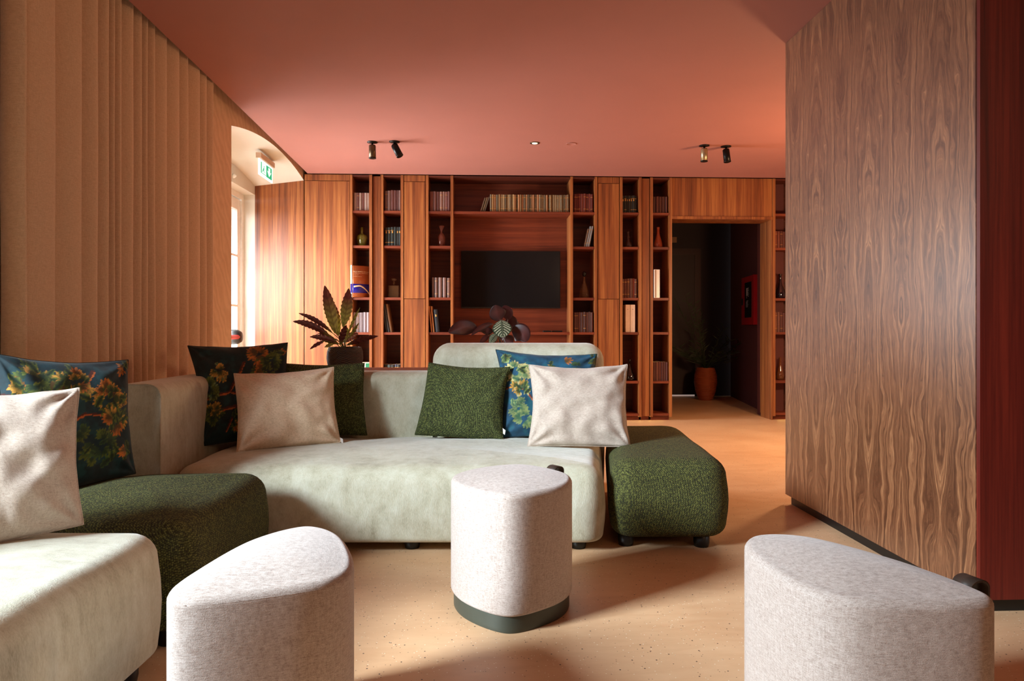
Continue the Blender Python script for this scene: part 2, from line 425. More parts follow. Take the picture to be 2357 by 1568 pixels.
m = MB(); m.box(-2.62, -2.375, 5.0, 7.6, 2.38, 2.9); m.box(-2.62, -2.375, 7.25, 7.6, 0, 2.38); m.box(-2.62, -2.375, 4.9, 5.25, 0, 2.38)
struct(m, 'wall_door_niche', PLASTER, origin=(-2.4, 6.2, 0))
# window beside the camera
m = MB()
for y0, y1 in ((.46, .50), (2.30, 2.34), (1.38, 1.42)): m.box(-2.36, -2.30, y0, y1, .25, 2.35)
for z0, z1 in ((.25, .31), (2.29, 2.35)): m.box(-2.36, -2.30, .50, 1.38, z0, z1).box(-2.36, -2.30, 1.42, 2.30, z0, z1)
wn = struct(m, 'window_1', WHITE, origin=(-2.33, 1.3, .25))
MB().box(-2.335, -2.33, .50, 2.30, .31, 2.29).build('pane', PANE, wn)
# glazed door in the recess
m = MB()
m.box(-2.56, -2.49, 5.25, 5.30, 0, 2.38).box(-2.56, -2.49, 7.19, 7.25, 0, 2.38).box(-2.56, -2.49, 5.30, 7.19, 2.32, 2.38)
dr = struct(m, 'door_1', WHITE, origin=(-2.52, 6.25, 0))
for y0, y1 in ((5.31, 6.24), (6.25, 7.18)):
    m = MB()
    m.box(-2.545, -2.50, y0, y0+.09, .01, 2.31).box(-2.545, -2.50, y1-.09, y1, .01, 2.31)
    for z0, z1 in ((.01, .22), (2.20, 2.31), (1.715, 1.74), (1.205, 1.23), (.70, .725)): m.box(-2.545, -2.50, y0+.09, y1-.09, z0, z1)
    lf = m.build('door_leaf', WHITE, dr, bevel=.003)
    MB().box(-2.525, -2.521, y0+.09, y1-.09, .22, 2.20).build('pane', PANE, lf)
RED = plain('red_bar_metal', (196, 52, 60), .35)
pb = thing('panic_bar', (-2.50, 6.95, .90), 'red push bar with black end housing on the glazed door', 'push bar')
for yy in (6.92, 6.36):
    m = MB(); M_ = Matrix.Translation((-2.50, yy, .90)) @ Matrix.Rotation(math.pi/2, 4, 'Y')
    m.lathe(0, 0, [(.075, 0), (.078, .03), (.07, .07), (.05, .10), (.0, .105)], 24, 0, M_)
    m.build('end_housing', BLACK, pb)
MB().tube([(-2.42, 6.36, .90), (-2.42, 6.92, .90)], .022, 12).build('push_rod', RED, pb)

# recess side panelled in wood
struct(MB().box(-2.375, XL-.002, 7.25, 7.29, 0, 2.60), 'wall_recess', WOOD, origin=(-2.1, 7.27, 0))
struct(MB().box(-2.375, wx(1547), 7.60, 7.70, 0, 2.92).box(wx(1779)+.03, 5.0, 7.60, 7.70, 0, 2.92).box(wx(1547), wx(1779)+.03, 7.60, 7.70, 2.45, 2.92), 'wall_back', CORR, origin=(0, 7.65, 0))
WARMW = paint('warm_clay_paint', (120, 72, 52), .8)
struct(MB().box(-2.4, 5.1, -3.1, -3.0, 0, 2.92), 'wall_rear', WARMW)
struct(MB().box(5.0, 5.1, -3.0, 7.7, 0, 2.92), 'wall_right', WARMW)
# wood-clad block on the right
BX = 1.714
m = MB()
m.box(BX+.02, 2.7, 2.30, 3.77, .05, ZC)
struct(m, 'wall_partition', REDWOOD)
m = MB(); m.box(BX, BX+.018, 2.301, 3.79, .05, ZC-.002)
struct(m, 'trim_partition_side', WALNUT, origin=(BX, 2.985, 0))
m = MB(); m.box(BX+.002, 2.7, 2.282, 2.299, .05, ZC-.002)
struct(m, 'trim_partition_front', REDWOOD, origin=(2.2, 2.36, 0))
struct(MB().box(BX+.022, 2.68, 2.31, 3.765, 0, .05), 'baseboard_partition', BLACK)
# header and jamb of the dark doorway
struct(MB().box(wx(1547), wx(1779)-.003, Y0+.012, Y0+.03, 2.185, ZC-.003), 'trim_1', WOOD)
struct(MB().box(wx(1547), wx(1779)-.003, Y0, 7.50, 2.155, 2.185), 'trim_2', WOOD)
struct(MB().box(wx(1779)-.014, wx(1779)-.002, Y0+.002, 7.50, 0.0, 2.154), 'trim_3', WOOD)
# corridor beyond it
c1 = W(3.17, 9.9, 0); c0 = W(2.90, 7.55, 0)
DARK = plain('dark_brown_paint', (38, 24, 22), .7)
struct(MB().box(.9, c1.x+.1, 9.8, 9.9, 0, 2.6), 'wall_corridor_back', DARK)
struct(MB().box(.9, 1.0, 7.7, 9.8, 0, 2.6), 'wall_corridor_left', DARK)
dirw = (c1-c0).normalized(); nrm = Vector((dirw.y, -dirw.x, 0))
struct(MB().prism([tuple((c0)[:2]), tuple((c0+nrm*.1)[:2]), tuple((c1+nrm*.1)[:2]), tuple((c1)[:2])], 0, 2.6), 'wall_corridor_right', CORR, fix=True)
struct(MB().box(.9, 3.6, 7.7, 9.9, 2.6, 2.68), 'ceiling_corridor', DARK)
m = MB(); xa, xb = wx(1500, 9.79), wx(1612, 9.79)
m.box(xa, xb, 9.76, 9.80, 2.05, 2.14).box(xb-.09, xb, 9.76, 9.80, 0, 2.05).box(xa, xa+.09, 9.76, 9.80, 0, 2.05)
d2 = struct(m, 'door_2', plain('dark_door_wood', (52, 24, 18), .5))
MB().box(xa+.09, xb-.09, 9.775, 9.80, .03, 2.05).build('door_leaf', plain('dark_door_leaf', (40, 20, 16), .5), d2)
MB().box(xa+.09, xb-.09, 9.772, 9.79, .004, .02).build('threshold_gap', emis('light_below_door', (235, 210, 200), .35), d2)

# ---------------------------------------------------------------- bookcase wall
r1, r2, r3, r4, r5, r6 = hz(486), hz(566), hz(685), hz(765), hz(879), .075
ROWZ = [r1, r2, r3, r4, r5, r6]
YB = 7.53
def column(pl, pr, label, rows=ROWZ, horizontal_first=None):
    xl, xr = wx(pl), wx(pr); T = .028
    c = thing('bookcase_column', ((xl+xr)/2, Y0+.17, 0), label, 'bookcase', 'open shelf columns of the bookcase wall')
    MB().box(xl-T, xl, Y0, YB+.02, .04, ZC-.004).build('side_panel', WOOD, c)
    MB().box(xr, xr+T, Y0, YB+.02, .04, ZC-.004).build('side_panel', WOOD, c)
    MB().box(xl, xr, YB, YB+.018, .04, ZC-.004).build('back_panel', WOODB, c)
    for z in rows: MB().box(xl+.001, xr-.001, Y0+.012, YB, z-.026, z).build('shelf', WOODH, c)
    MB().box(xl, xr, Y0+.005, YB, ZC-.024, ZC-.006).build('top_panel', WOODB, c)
    MB().box(xl-.01, xr+.01, Y0+.06, Y0+.075, 0, .04).build('toe_kick', WOODH, c)
    return c
COLS = {1: (811, 850), 2: (882, 922), 3: (986, 1037), 4: (1319, 1369), 5: (1433, 1471), 6: (1503, 1541), 7: (1785, 1850)}
CN = {1: 'column nearest glazed door', 2: 'second column from glazed door', 3: 'column left of television',
      4: 'column right of television', 5: 'second column right of television', 6: 'column beside dark doorway',
      7: 'column right of doorway'}
CL = {1: 'narrow open walnut shelf column, first from the glazed door', 2: 'narrow open walnut shelf column, second from the glazed door',
      3: 'open walnut shelf column just left of the television bay', 4: 'open walnut shelf column just right of the television bay',
      5: 'narrow open walnut shelf column between two panels right of the television', 6: 'narrow open walnut shelf column beside the dark doorway',
      7: 'open walnut shelf column right of the doorway, half hidden by the wood-clad block'}
for k, (a, b) in COLS.items(): column(a, b, CL[k])
def cabinet(pl, pr, label, split=None, top=2.53, rec=.006):
    xl, xr = wx(pl), wx(pr)
    c = thing('tall_cabinet', ((xl+xr)/2, Y0+.17, 0), label, 'cabinet', 'closed walnut cabinets of the bookcase wall')
    MB().box(xl, xr, Y0+.03+rec, YB, .04, ZC-.004).build('carcass', WOOD, c)
    zs = [.045]+([split] if split else [])+[top]
    for z0, z1 in zip(zs[:-1], zs[1:]): MB().box(xl+.003, xr-.003, Y0+rec, Y0+.02+rec, z0+.002, z1-.003).build('door', WOOD, c, bevel=.001)
    if top < 2.58: MB().box(xl+.003, xr-.003, Y0+rec, Y0+.02+rec, top+.002, ZC-.004).build('top_panel', WOOD, c)
    MB().box(xl, xr, Y0+.06, Y0+.075, 0, .04).build('toe_kick', WOODH, c)
cabinet(700, 804.5, 'wide sunlit tall cabinet door right of the arched recess')
cabinet(857, 875, 'slim closed walnut panel between the first two shelf columns', top=2.59, rec=.03)
cabinet(929, 979, 'closed walnut cabinet left of the television, two doors one above other', 1.297)
cabinet(1376, 1426, 'closed walnut cabinet right of the television, two doors one above other', 1.297)
cabinet(1478, 1496, 'slim closed walnut panel left of the column beside the doorway', top=2.59, rec=.012)
# television bay
xl, xr = wx(1043), wx(1313)
tb = thing('television_bay', ((xl+xr)/2, Y0+.17, 0), 'wide walnut bay with long shelf above the television', 'bookcase')
MB().box(xl+.0, xr, YB, YB+.018, .04, ZC-.004).build('back_panel', WOODH, tb)
MB().box(xl+.001, xr-.001, Y0+.012, YB, r1-.026, r1).build('shelf', WOODH, tb)
MB().box(xl+.001, xr-.001, Y0+.005, YB, ZC-.024, ZC-.006).build('top_panel', WOODB, tb)
MB().box(xl+.001, xr-.001, Y0+.05, YB, r4-.026, r4).build('shelf', WOODH, tb)
MB().box(xl+.001, xr-.001, Y0+.012, YB, .05, .075).build('shelf', WOODH, tb)
MB().box(xl, xr, Y0+.06, Y0+.075, 0, .04).build('toe_kick', WOODH, tb)
# television
YT = 7.46
a = pY(1061, 577, YT); b = pY(1290, 710, YT)
tv = thing('television', ((a.x+b.x)/2, YT+.03, b.z), 'large black flat television mounted on the walnut bay', 'television')
MB().box(a.x, b.x, YT, YT+.045, b.z, a.z).build('housing', BLACK, tv, bevel=.004)
scr = NT('tv_screen'); scr.base(scr.mix(scr.noise(scr.coord(), 2, 1), (.008, .008, .009), (.011, .010, .010))); scr.p(Roughness=.16, Specular_IOR_Level=.35)
MB().box(a.x+.008, b.x-.008, YT-.003, YT-.0005, b.z+.014, a.z-.008).build('screen', scr.m, tv)
MB().box((a.x+b.x)/2-.008, (a.x+b.x)/2+.008, YT-.004, YT, b.z-.012, b.z+.001).build('indicator_light', emis('red_led', (255, 40, 50), .8), tv)
MB().box((a.x+b.x)/2-.2, (a.x+b.x)/2+.2, YT+.045, YB, (a.z+b.z)/2-.15, (a.z+b.z)/2+.15).build('wall_bracket', BLACKM, tv)

# ---------------------------------------------------------------- curtain
crest = [58, 125, 186, 224, 250, 264, 278, 306, 326, 339, 356, 383, 412, 433, 459, 475, 491]
cy = [yX(p, -1.772) for p in crest]
prof = [(-1.858, cy[0]-.012), (-1.80, cy[0]-.010), (-1.776, cy[0])]
for i in range(1, len(cy)):
    yp, y = cy[i-1], cy[i]; d = y-yp; vx = -1.820 if i == 1 else -1.860; f = min(.42, .034/d)
    for k in range(1, 7):                       # quick fall behind the crest
        t = k/6; prof.append((vx+(-1.772-vx)*math.cos(math.pi/2*t)**.8 if t < 1 else vx, yp+d*f*t**.7))
    for k in range(1, 11):                      # slow rise towards the next crest
        t = k/10; prof.append((vx+(-1.772-vx)*math.sin(math.pi/2*t)**(.75 if i > 1 else .5), yp+d*(f+(1-f)*t)))
prof += [(-1.80, cy[-1]+.018), (-1.855, cy[-1]+.022)]
zs = [0.02+2.85*k/26 for k in range(27)]; vs = []; fs = []; n = len(prof)
for k, z in enumerate(zs):
    for i, (x, y) in enumerate(prof):
        wv = .007*mnoise.noise(Vector((i*.10, z*1.3, 0)))*(1-z/2.9*.6)
        vs.append((max(-1.862, x+wv*.3), y+wv, z))
for k in range(len(zs)-1):
    for i in range(n-1): fs.append((k*n+i, k*n+i+1, (k+1)*n+i+1, (k+1)*n+i))
m = MB(); m.add(vs, fs, 0, True); cu = m.build('curtain', LINEN)
s_ = cu.modifiers.new('thickness', 'SOLIDIFY'); s_.thickness = .003
tag(cu, 'floor-length tan linen curtain in deep folds along the left wall', 'curtain')

# ---------------------------------------------------------------- sofas
def sofa(name, poly, R, z0, z1, rt, rb, mat, label, cat, dome=.03, feet=(), wob=.009, group=None, backs=()):
    pl = cpoly(poly); cx = sum(p[0] for p in pl)/len(pl); cyy = sum(p[1] for p in pl)/len(pl)
    t = thing(name, (cx, cyy, 0), label, cat, group)
    m = MB(); out = densify(round_poly(pl, R, 10), .05)
    soft(m, out, z0, z1, rt, rb, dome, bulge=.010, wob=.003 if mat is TWEED else wob, seed=len(name) % 7)
    m.build('seat_cushion', mat, t, fix=True)
    # piping seam around the top rim
    ring = inset(ccw(out), rt*.3)
    for x, d in feet:
        p = W(x, d, 0); f = MB(); f.lathe(p.x, p.y, [(.032, 0), (.036, .02), (.036, z0+.02)], 16); f.build('foot', BLACK, t)
    for (bp, br, bz0, bz1, brt, nm) in backs:
        m = MB(); soft(m, densify(round_poly(cpoly(bp), br, 10), .04), bz0, bz1, brt, .03, 0, cap='ngon', bulge=.006); m.build(nm, mat, t, fix=True)
    return t
main = sofa('corner_sofa', [(-1.50, 2.98), (.40, 2.98), (.50, 3.84), (-1.50, 3.84)], [.09, .09, .09, .09], .045, .384, .085, .03, VELVET,
     'sage velvet sofa with raised middle backrest, facing the camera', 'sofa', .03,
     feet=[(-1.3, 3.1), (.3, 3.08), (.36, 3.7), (-1.3, 3.7), (-.45, 3.08)],
     backs=[([(-.448, 3.77), (.515, 3.77), (.525, 3.99), (-.448, 3.99)], [.105, .105, .105, .105], .05, .905, .10, 'high_backrest')])
arm = [(-1.63, 2.945), (-1.632, 3.05), (-1.636, 3.2), (-1.640, 3.35)]
for k in range(13):
    q = math.pi-math.pi/2*k/12; arm.append((-1.28+.365*math.cos(q), 3.51+.365*math.sin(q)))
arm += [(-1.1, 3.88), (-.8, 3.88), (-.44, 3.88)]
m = MB(); e0, e1 = sweep(m, cpoly(arm), .225, .05, .745, .055)
lb = m.build('low_backrest', VELVET, main, fix=True)
for q in (e0, e1): MB().tube([Vector(v) for v in q]+[Vector(q[0])], .0035, 6).build('piping', VELVET, lb)
left = sofa('chaise_sofa', [(-1.85, .75), (-1.015, .75), (-1.015, 2.025), (-1.85, 2.025)], [.09, .10, .09, .09], .05, .402, .075, .03, VELVET,
     'sage velvet sofa seat in the left foreground', 'sofa', .02, feet=[(-1.75, .85), (-1.08, .9), (-1.08, 1.9), (-1.75, 1.9)],
     backs=[([(-1.85, 1.50), (-1.66, 1.50), (-1.66, 1.93), (-1.85, 1.93)], [.085]*4, .05, .745, .08, 'backrest')])
sofa('green_ottoman', [(-1.72, 2.08), (-1.0, 2.08), (-1.015, 2.90), (-1.49, 2.90), (-1.72, 2.78)], [.1, .10, .1, .1, .1], .05, .388, .09, .04, TWEED,
     'dark green tweed seat module wedged between the two velvet sofas', 'ottoman', .035, feet=[(-1.08, 2.15), (-1.08, 2.8), (-1.6, 2.2)])
sofa('green_ottoman', [(.435, 3.02), (.975, 3.02), (1.03, 4.18), (.58, 4.18)], [.10, .12, .14, .12], .05, .402, .09, .06, TWEED,
     'long dark green tweed chaise at the right end of the sofa', 'ottoman', .004, feet=[(.52, 3.12), (.86, 3.10), (.66, 4.05), (.93, 4.05)])

# ---------------------------------------------------------------- poufs
def pouf(pts, label, handle_i, cxy, dz=0.0):
    out = ccw(closed_spline([tuple(W(x, d, 0)[:2]) for x, d in pts], 14))
    c = W(cxy[0], cxy[1], 0); t = thing('pouf', tuple(c), label, 'pouf', 'melange poufs')
    m = MB(); soft(m, inset(out, .008), .055, .455, .022, .012, .022, seg=6); m.build('upholstery', POUF, t, fix=True)
    m = MB(); soft(m, inset(out, .018), 0, .06, .002, .002, 0, seg=2); m.build('plinth', BASEG, t, fix=True)
    ring = [Vector((x, y, .438)) for x, y in inset(out, .0105)]
    m = MB(); m.tube(ring+[ring[0]], .0022, 6); m.build('piping', POUF, t)
    n = len(out); i = handle_i % n; p = Vector(out[i]); tg = (Vector(out[(i+1) % n])-Vector(out[i-1])).normalized(); nn = Vector((tg.y, -tg.x))
    m = MB(); pr = [(.016-.020*math.cos(q_)+(.004 if q_ > 1.6 else 0), .44+.014*math.sin(q_)) for q_ in [math.pi*k_/12 for k_ in range(13)]]+[(.039, .40), (.036, .375), (.028, .355), (.014, .345), (0, .342)]
    vs = []; fs = []
    for k, (o_, z) in enumerate(pr):
        for s in (-1, 1):
            q = p+nn*o_+tg*s*.022; vs.append((q.x, q.y, z+dz))
    for k in range(len(pr)-1): fs.append((2*k, 2*k+1, 2*k+3, 2*k+2))
    m.add(vs, fs, 0, True); h = m.build('handle', LEATHER, t, label='dark leather loop handle')
    s2 = h.modifiers.new('thickness', 'SOLIDIFY'); s2.thickness = .005
    return t
pouf([(-.02, 2.190), (.13, 2.265), (.212, 2.385), (.207, 2.545), (.055, 2.70), (-.11, 2.655), (-.225, 2.50), (-.18, 2.32)],
     'pale pinkish pouf with dark green plinth in the middle of the floor', 14*3+6, (0, 2.44))
pouf([(-.645, 1.345), (-.50, 1.385), (-.375, 1.455), (-.355, 1.57), (-.445, 1.79), (-.565, 1.865), (-.675, 1.74), (-.718, 1.50), (-.71, 1.385)],
     'pale pinkish pouf in the left foreground beside the chaise seat', 14*5+8, (-.53, 1.57), -.03)
pouf([(.66, 1.345), (.82, 1.325), (.955, 1.345), (.97, 1.42), (.90, 1.60), (.77, 1.77), (.63, 1.785), (.565, 1.67), (.585, 1.45)],
     'pale pinkish pouf in the right foreground before the wood-clad block', 14*3+3, (.77, 1.53))
# ---------------------------------------------------------------- pillows
def floral_canvas(seed, S, base, clusters, branches):
    """cloth print: lobed leaves in clusters, twigs and a brushed dark ground; s, t in -1..1"""
    rng = np.random.RandomState(seed)
    g = np.linspace(-1, 1, S); X, Y = np.meshgrid(g, g)
    def fbm(k):
        out = np.zeros((S, S)); amp = 1
        for o in range(4):
            q = int(k*2**o)+2; r = rng.rand(q, q); u = (X+1)/2*(q-1.001); v = (Y+1)/2*(q-1.001)
            i = u.astype(int); j = v.astype(int); fu = u-i; fv = v-j; fu = fu*fu*(3-2*fu); fv = fv*fv*(3-2*fv)
            out += amp*((r[j, i]*(1-fu)+r[j, i+1]*fu)*(1-fv)+(r[j+1, i]*(1-fu)+r[j+1, i+1]*fu)*fv); amp *= .5
        return out/1.875
    n1 = fbm(3); n2 = fbm(9); n3 = fbm(24)
    L = lambda c: np.array(lin(c))
    img = L(base[0])*(1-n1[..., None])+L(base[1])*n1[..., None]
    img = img*(.25+1.1*n3[..., None]+.5*n2[..., None])
    mk = np.clip((n2-.58)*9, 0, 1)[..., None]*.6; img = img*(1-mk)+L(base[2])*mk
    def leaf(cx, cy, R, rot, c1, c2, lobes=5):
        dx, dy = X-cx, Y-cy; u = dx*math.cos(rot)+dy*math.sin(rot); v = -dx*math.sin(rot)+dy*math.cos(rot)
        tt = (u/R+1)/2; inside = (tt > 0) & (tt < 1)
        wdt = R*.55*np.sin(math.pi*np.clip(tt, 0, 1))**.7*(.62+.38*np.abs(np.sin(tt*math.pi*lobes/1.6+np.abs(v)/R*2.2)))
        mask = inside & (np.abs(v) < wdt*(.72+.7*n3))
        edge = np.clip((np.abs(v)/(wdt+1e-6)-.35)*1.8, 0, 1)
        col = L(c1)[None, None]*(1-edge[..., None])+L(c2)[None, None]*edge[..., None]
        col = col*(.35+1.1*n3[..., None]*(.5+n2[..., None])); col = np.where((np.abs(v) < R*.03)[..., None], col*.55, col)
        img[mask] = col[mask]
    for pts, wd in branches:
        for (x0, y0), (x1, y1) in zip(pts[:-1], pts[1:]):
            L2 = (x1-x0)**2+(y1-y0)**2; t = np.clip(((X-x0)*(x1-x0)+(Y-y0)*(y1-y0))/L2, 0, 1)
            d = np.hypot(X-x0-t*(x1-x0), Y-y0-t*(y1-y0)+.03*(n2-.5)); mask = d < wd
            col = np.where(((Y-y0-t*(y1-y0)) < -wd*.2)[..., None], L((196, 96, 34)), L((84, 34, 20)))*(.6+.7*n3[..., None])
            img[mask] = col[mask]
    pal = {'g': ((26, 54, 30), (96, 108, 36)), 'o': ((84, 62, 24), (206, 116, 40)), 'y': ((52, 70, 28), (214, 156, 62)),
           'd': ((34, 60, 40), (62, 92, 44)), 'l': ((60, 100, 70), (140, 152, 90)), 'c': ((110, 136, 84), (232, 206, 140))}
    def spray(cx, cy, R, rot, c1, c2, fingers):
        for q in sorted(range(-fingers, fingers+1), key=lambda v: -abs(v)):
            a = rot+q*(1.15/fingers)+rng.uniform(-.08, .08); Lf = R*(1-.10*abs(q))*rng.uniform(.85, 1.1); wf = Lf*rng.uniform(.15, .21)
            dx, dy = X-cx, Y-cy; u = (dx*math.cos(a)+dy*math.sin(a))/Lf; v = (-dx*math.sin(a)+dy*math.cos(a))/wf+.25*(n3-.5)
            prof = np.sin(math.pi*np.clip(u*.93+.05, 0, 1))**.75; mask = (u > 0) & (u < 1) & (np.abs(v) < prof)
            k = np.clip((u-.30)*1.5+(v/(prof+1e-6))*.35+(n3-.5)*1.1, 0, 1)[..., None]
            col = (L(c1)*(1-k)+L(c2)*k)*(.45+1.0*n2[..., None]); img[mask] = col[mask]
    for cx, cy, R, n, kinds in clusters:
        for k in range(int(n*.9)):
            a = rng.rand()*2*math.pi; rr = R*math.sqrt(rng.rand()); kk = kinds[rng.randint(len(kinds))]
            if rng.rand() < .35: leaf(cx+rr*math.cos(a), cy+rr*math.sin(a), .07+.06*rng.rand(), a+rng.uniform(-1.3, 1.3), *pal[kk if kk in 'gdl' else 'g'], lobes=rng.randint(4, 7))
            else: spray(cx+rr*math.cos(a)*.8, cy+rr*math.sin(a)*.8, .12+.09*rng.rand(), a+rng.uniform(-.7, .7), *pal[kk], fingers=rng.randint(2, 4))
    return img
def fabric_print():
    t = NT('printed_linen'); a = t.n('VertexColor', {'layer_name': 'Col'}); nz = t.noise(t.coord((1, 1, 4)), 220, 3, .7)
    t.base(t.mix(.5, a.outputs[0], t.mix(nz, (.45, .45, .45), (1.5, 1.5, 1.5)), 'MULTIPLY')); t.p(Roughness=.8, Sheen_Weight=.12); t.bump(nz, .35, .002); return t.m
PRINT = fabric_print()
def pillow(label, TL, TR, BR, BL, thick, mat, paint_=None, N=44, pinch=.10, seed=0, tagat=None, wr=.006, ears=1.0):
    TL, TR, BR, BL = map(Vector, (TL, TR, BR, BL)); cc = (TL+TR+BR+BL)/4
    nrm = (TR-TL+BR-BL).cross(TL-BL+TR-BR).normalized()          # towards the camera
    if nrm.dot(Vector((0, 0, H0))-cc) < 0: nrm = -nrm
    rng = random.Random(seed); ph = [rng.uniform(0, 6.28) for _ in range(6)]
    def P(s, t, side):
        ps = pinch*(1+.35*math.sin(ph[0]+(s > 0)*2)); pt = pinch*(1+.35*math.sin(ph[1]+(t > 0)*2))
        s2 = s*(1-ps*(1-abs(t)**1.7)*abs(s)**1.5); t2 = t*(1-pt*(.2 if t < 0 else 1)*(1-abs(s)**1.7)*abs(t)**1.5)
        u, v = (s2+1)/2, (t2+1)/2
        p = (BL.lerp(BR, u)).lerp(TL.lerp(TR, u), v)
        e = max(0, (1-abs(s)**2.6))*max(0, (1-abs(t)**2.6)); h = thick*e**.55
        # folds that run in from the corners, slack across the belly
        r = math.hypot(1-abs(s), 1-abs(t)); ang = math.atan2(1-abs(t), 1-abs(s))
        q = wr*math.exp(-r*1.7)*math.sin(ang*9+ph[2]+(s > 0)*1.7+(t > 0)*2.9)*min(1, e*6)
        q += wr*1.0*mnoise.noise(Vector((s*1.6+seed, t*1.6, side)))*e+wr*.5*mnoise.noise(Vector((s*4+seed, t*4, side)))*min(1, e*4)
        edge = wr*.9*mnoise.noise(Vector((s*3+seed*3, t*3, 5)))
        return p+nrm*(side*(h+q)+edge)
    vs = []; fs = []; cols = []; idx = {}
    g = [-math.cos(math.pi*(.5+.5*(-1+2*i/N)))*1.0 for i in range(N+1)]; g = [(-1+2*i/N)*.55+g[i]*.45 for i in range(N+1)]
    for side in (1, -1):
        for j, t in enumerate(g):
            for i, s in enumerate(g):
                b = i in (0, N) or j in (0, N)
                if side == -1 and b: idx[(side, i, j)] = idx[(1, i, j)]; continue
                idx[(side, i, j)] = len(vs); vs.append(P(s, t, side))
                if paint_ is not None:
                    S = paint_.shape[0]; c = paint_[min(S-1, int((t+1)/2*(S-1))), min(S-1, int((s+1)/2*(S-1)))]
                    cols.append((*c, 1))
        for j in range(N):
            for i in range(N):
                q = [idx[(side, i, j)], idx[(side, i+1, j)], idx[(side, i+1, j+1)], idx[(side, i, j+1)]]
                fs.append(q if side == 1 else q[::-1])
    m = MB(); m.add(vs, fs, 0, True)
    base = min(v[2] for v in m.v); t = thing('throw_pillow', (cc.x, cc.y, base), label, 'pillow', 'throw pillows on the sofas')
    m.build('cover', mat, t, cols=cols if paint_ is not None else None, fix=True)
    # welt seam along the rim
    rim = [P(g[i], -1, 0) for i in range(N)]+[P(1, g[i], 0) for i in range(N)]+[P(g[N-i], 1, 0) for i in range(N)]+[P(-1, g[N-i], 0) for i in range(N)]
    m = MB(); m.tube(rim+[rim[0]], .0022, 5)
    m.build('seam', TWEEDP if mat == TWEEDP else (mat if paint_ is None else DKSEAM), t)
    if tagat:
        s, tt, l = tagat; p = P(s, tt, 0); q = (P(s, tt, 0)-cc).normalized()
        m = MB(); up = (TL-BL).normalized(); m.obox(p+q*.006, q*.012, up*l, nrm*.0008); m.build('care_tag', WHITE, t)
    return t
DKSEAM = plain('dark_teal_seam', (20, 34, 34), .8)
cv1 = floral_canvas(3, 300, ((10, 28, 34), (16, 56, 66), (22, 72, 78)),
    [(-.55, .62, .30, 34, 'ggyo'), (.0, .62, .28, 26, 'goyy'), (.55, .35, .26, 34, 'gyyo'), (.6, .0, .22, 22, 'yogg'), (.35, -.45, .26, 22, 'dg'), (-.1, -.1, .2, 14, 'dgo'), (.9, .9, .12, 6, 'o'), (.8, -.55, .1, 5, 'oy')],
    [([(-1, .42), (-.4, .38), (.1, .48), (.3, .8)], .035), ([(.1, .1), (.5, .05), (.8, .1)], .02), ([(-1, -.2), (-.4, -.1), (.1, .1)], .03)])
cv2 = floral_canvas(8, 280, ((10, 24, 24), (16, 48, 50), (22, 64, 66)),
    [(.35, .72, .16, 22, 'ooo'), (.45, .35, .18, 16, 'oog'), (.62, .55, .16, 12, 'g'), (-.75, .05, .16, 18, 'gl'), (-.45, .4, .14, 10, 'ly'), (-.7, -.45, .14, 14, 'ggy'), (-.15, -.6, .18, 20, 'gyo'), (.8, .75, .08, 4, 'o')],
    [([(-.9, -.15), (-.3, -.05), (-.05, .35), (.05, .55)], .028), ([(-.6, -.4), (-.1, -.35), (.3, -.1)], .035), ([(-.3, -.05), (.1, -.2), (.3, -.5)], .025), ([(-.2, -.4), (-.45, -.8)], .02)])
cv3 = floral_canvas(21, 280, ((10, 44, 66), (16, 82, 110), (24, 92, 100)),
    [(-.65, .42, .24, 22, 'clc'), (-.55, .05, .16, 14, 'ccy'), (-.62, -.35, .16, 16, 'l'), (-.5, -.6, .14, 10, 'l'), (-.85, .8, .1, 5, 'lc'), (.5, .5, .25, 12, 'd'), (.9, .9, .12, 6, 'gy'), (.2, .78, .2, 4, 'oy')],
    [([(-.95, .05), (-.7, .12), (-.45, .02), (-.3, -.2)], .022)])
pillow('large dark floral pillow leaning in the left foreground behind the cream one', pd(-12, 815, 2.40), pd(295, 829, 2.76), pd(312, 1090, 2.74), pd(-10, 1165, 2.34), .085, PRINT, cv1, N=150, pinch=.07, seed=1, wr=.010)
pillow('cream pillow in the left foreground, cut by the left edge of the photo', pd(-190, 905, 1.93), pd(183, 893, 2.02), pd(192, 1207, 1.955), pd(-200, 1300, 1.72), .07, PILW, None, pinch=.06, seed=2, wr=.013)
pillow('dark teal floral pillow leaning in the left corner of the sofa', pd(432, 796, 3.52), pd(662, 789, 3.70), pd(672, 1000, 3.60), pd(462, 1027, 3.38), .075, PRINT, cv2, N=130, pinch=.09, seed=3, wr=.010)
pillow('moss green woven pillow behind the oatmeal pillow', pd(628, 834, 3.70), pd(839, 836, 3.755), pd(845, 1002, 3.64), pd(640, 1003, 3.58), .06, TWEEDP, None, pinch=.07, seed=4)
pillow('oatmeal woven pillow in front of the dark floral one and moss green one', pd(538, 860, 3.41), pd(768, 845, 3.53), pd(784, 1018, 3.45), pd(545, 1041, 3.27), .068, PILB, None, pinch=.07, seed=5, tagat=(1.0, -.93, .012), wr=.014)
pillow('moss green woven pillow at the left of the raised backrest', pd(987, 835, 3.70), pd(1174, 845, 3.66), pd(1158, 1013, 3.56), pd(955, 1001, 3.63), .065, TWEEDP, None, pinch=.07, seed=6, tagat=(1.0, -.75, .012))
pillow('bright blue floral pillow leaning on the raised backrest', pd(1141, 805, 3.755), pd(1374, 815, 3.755), pd(1366, 1004, 3.62), pd(1150, 1008, 3.60), .065, PRINT, cv3, N=130, pinch=.09, seed=7, wr=.009)
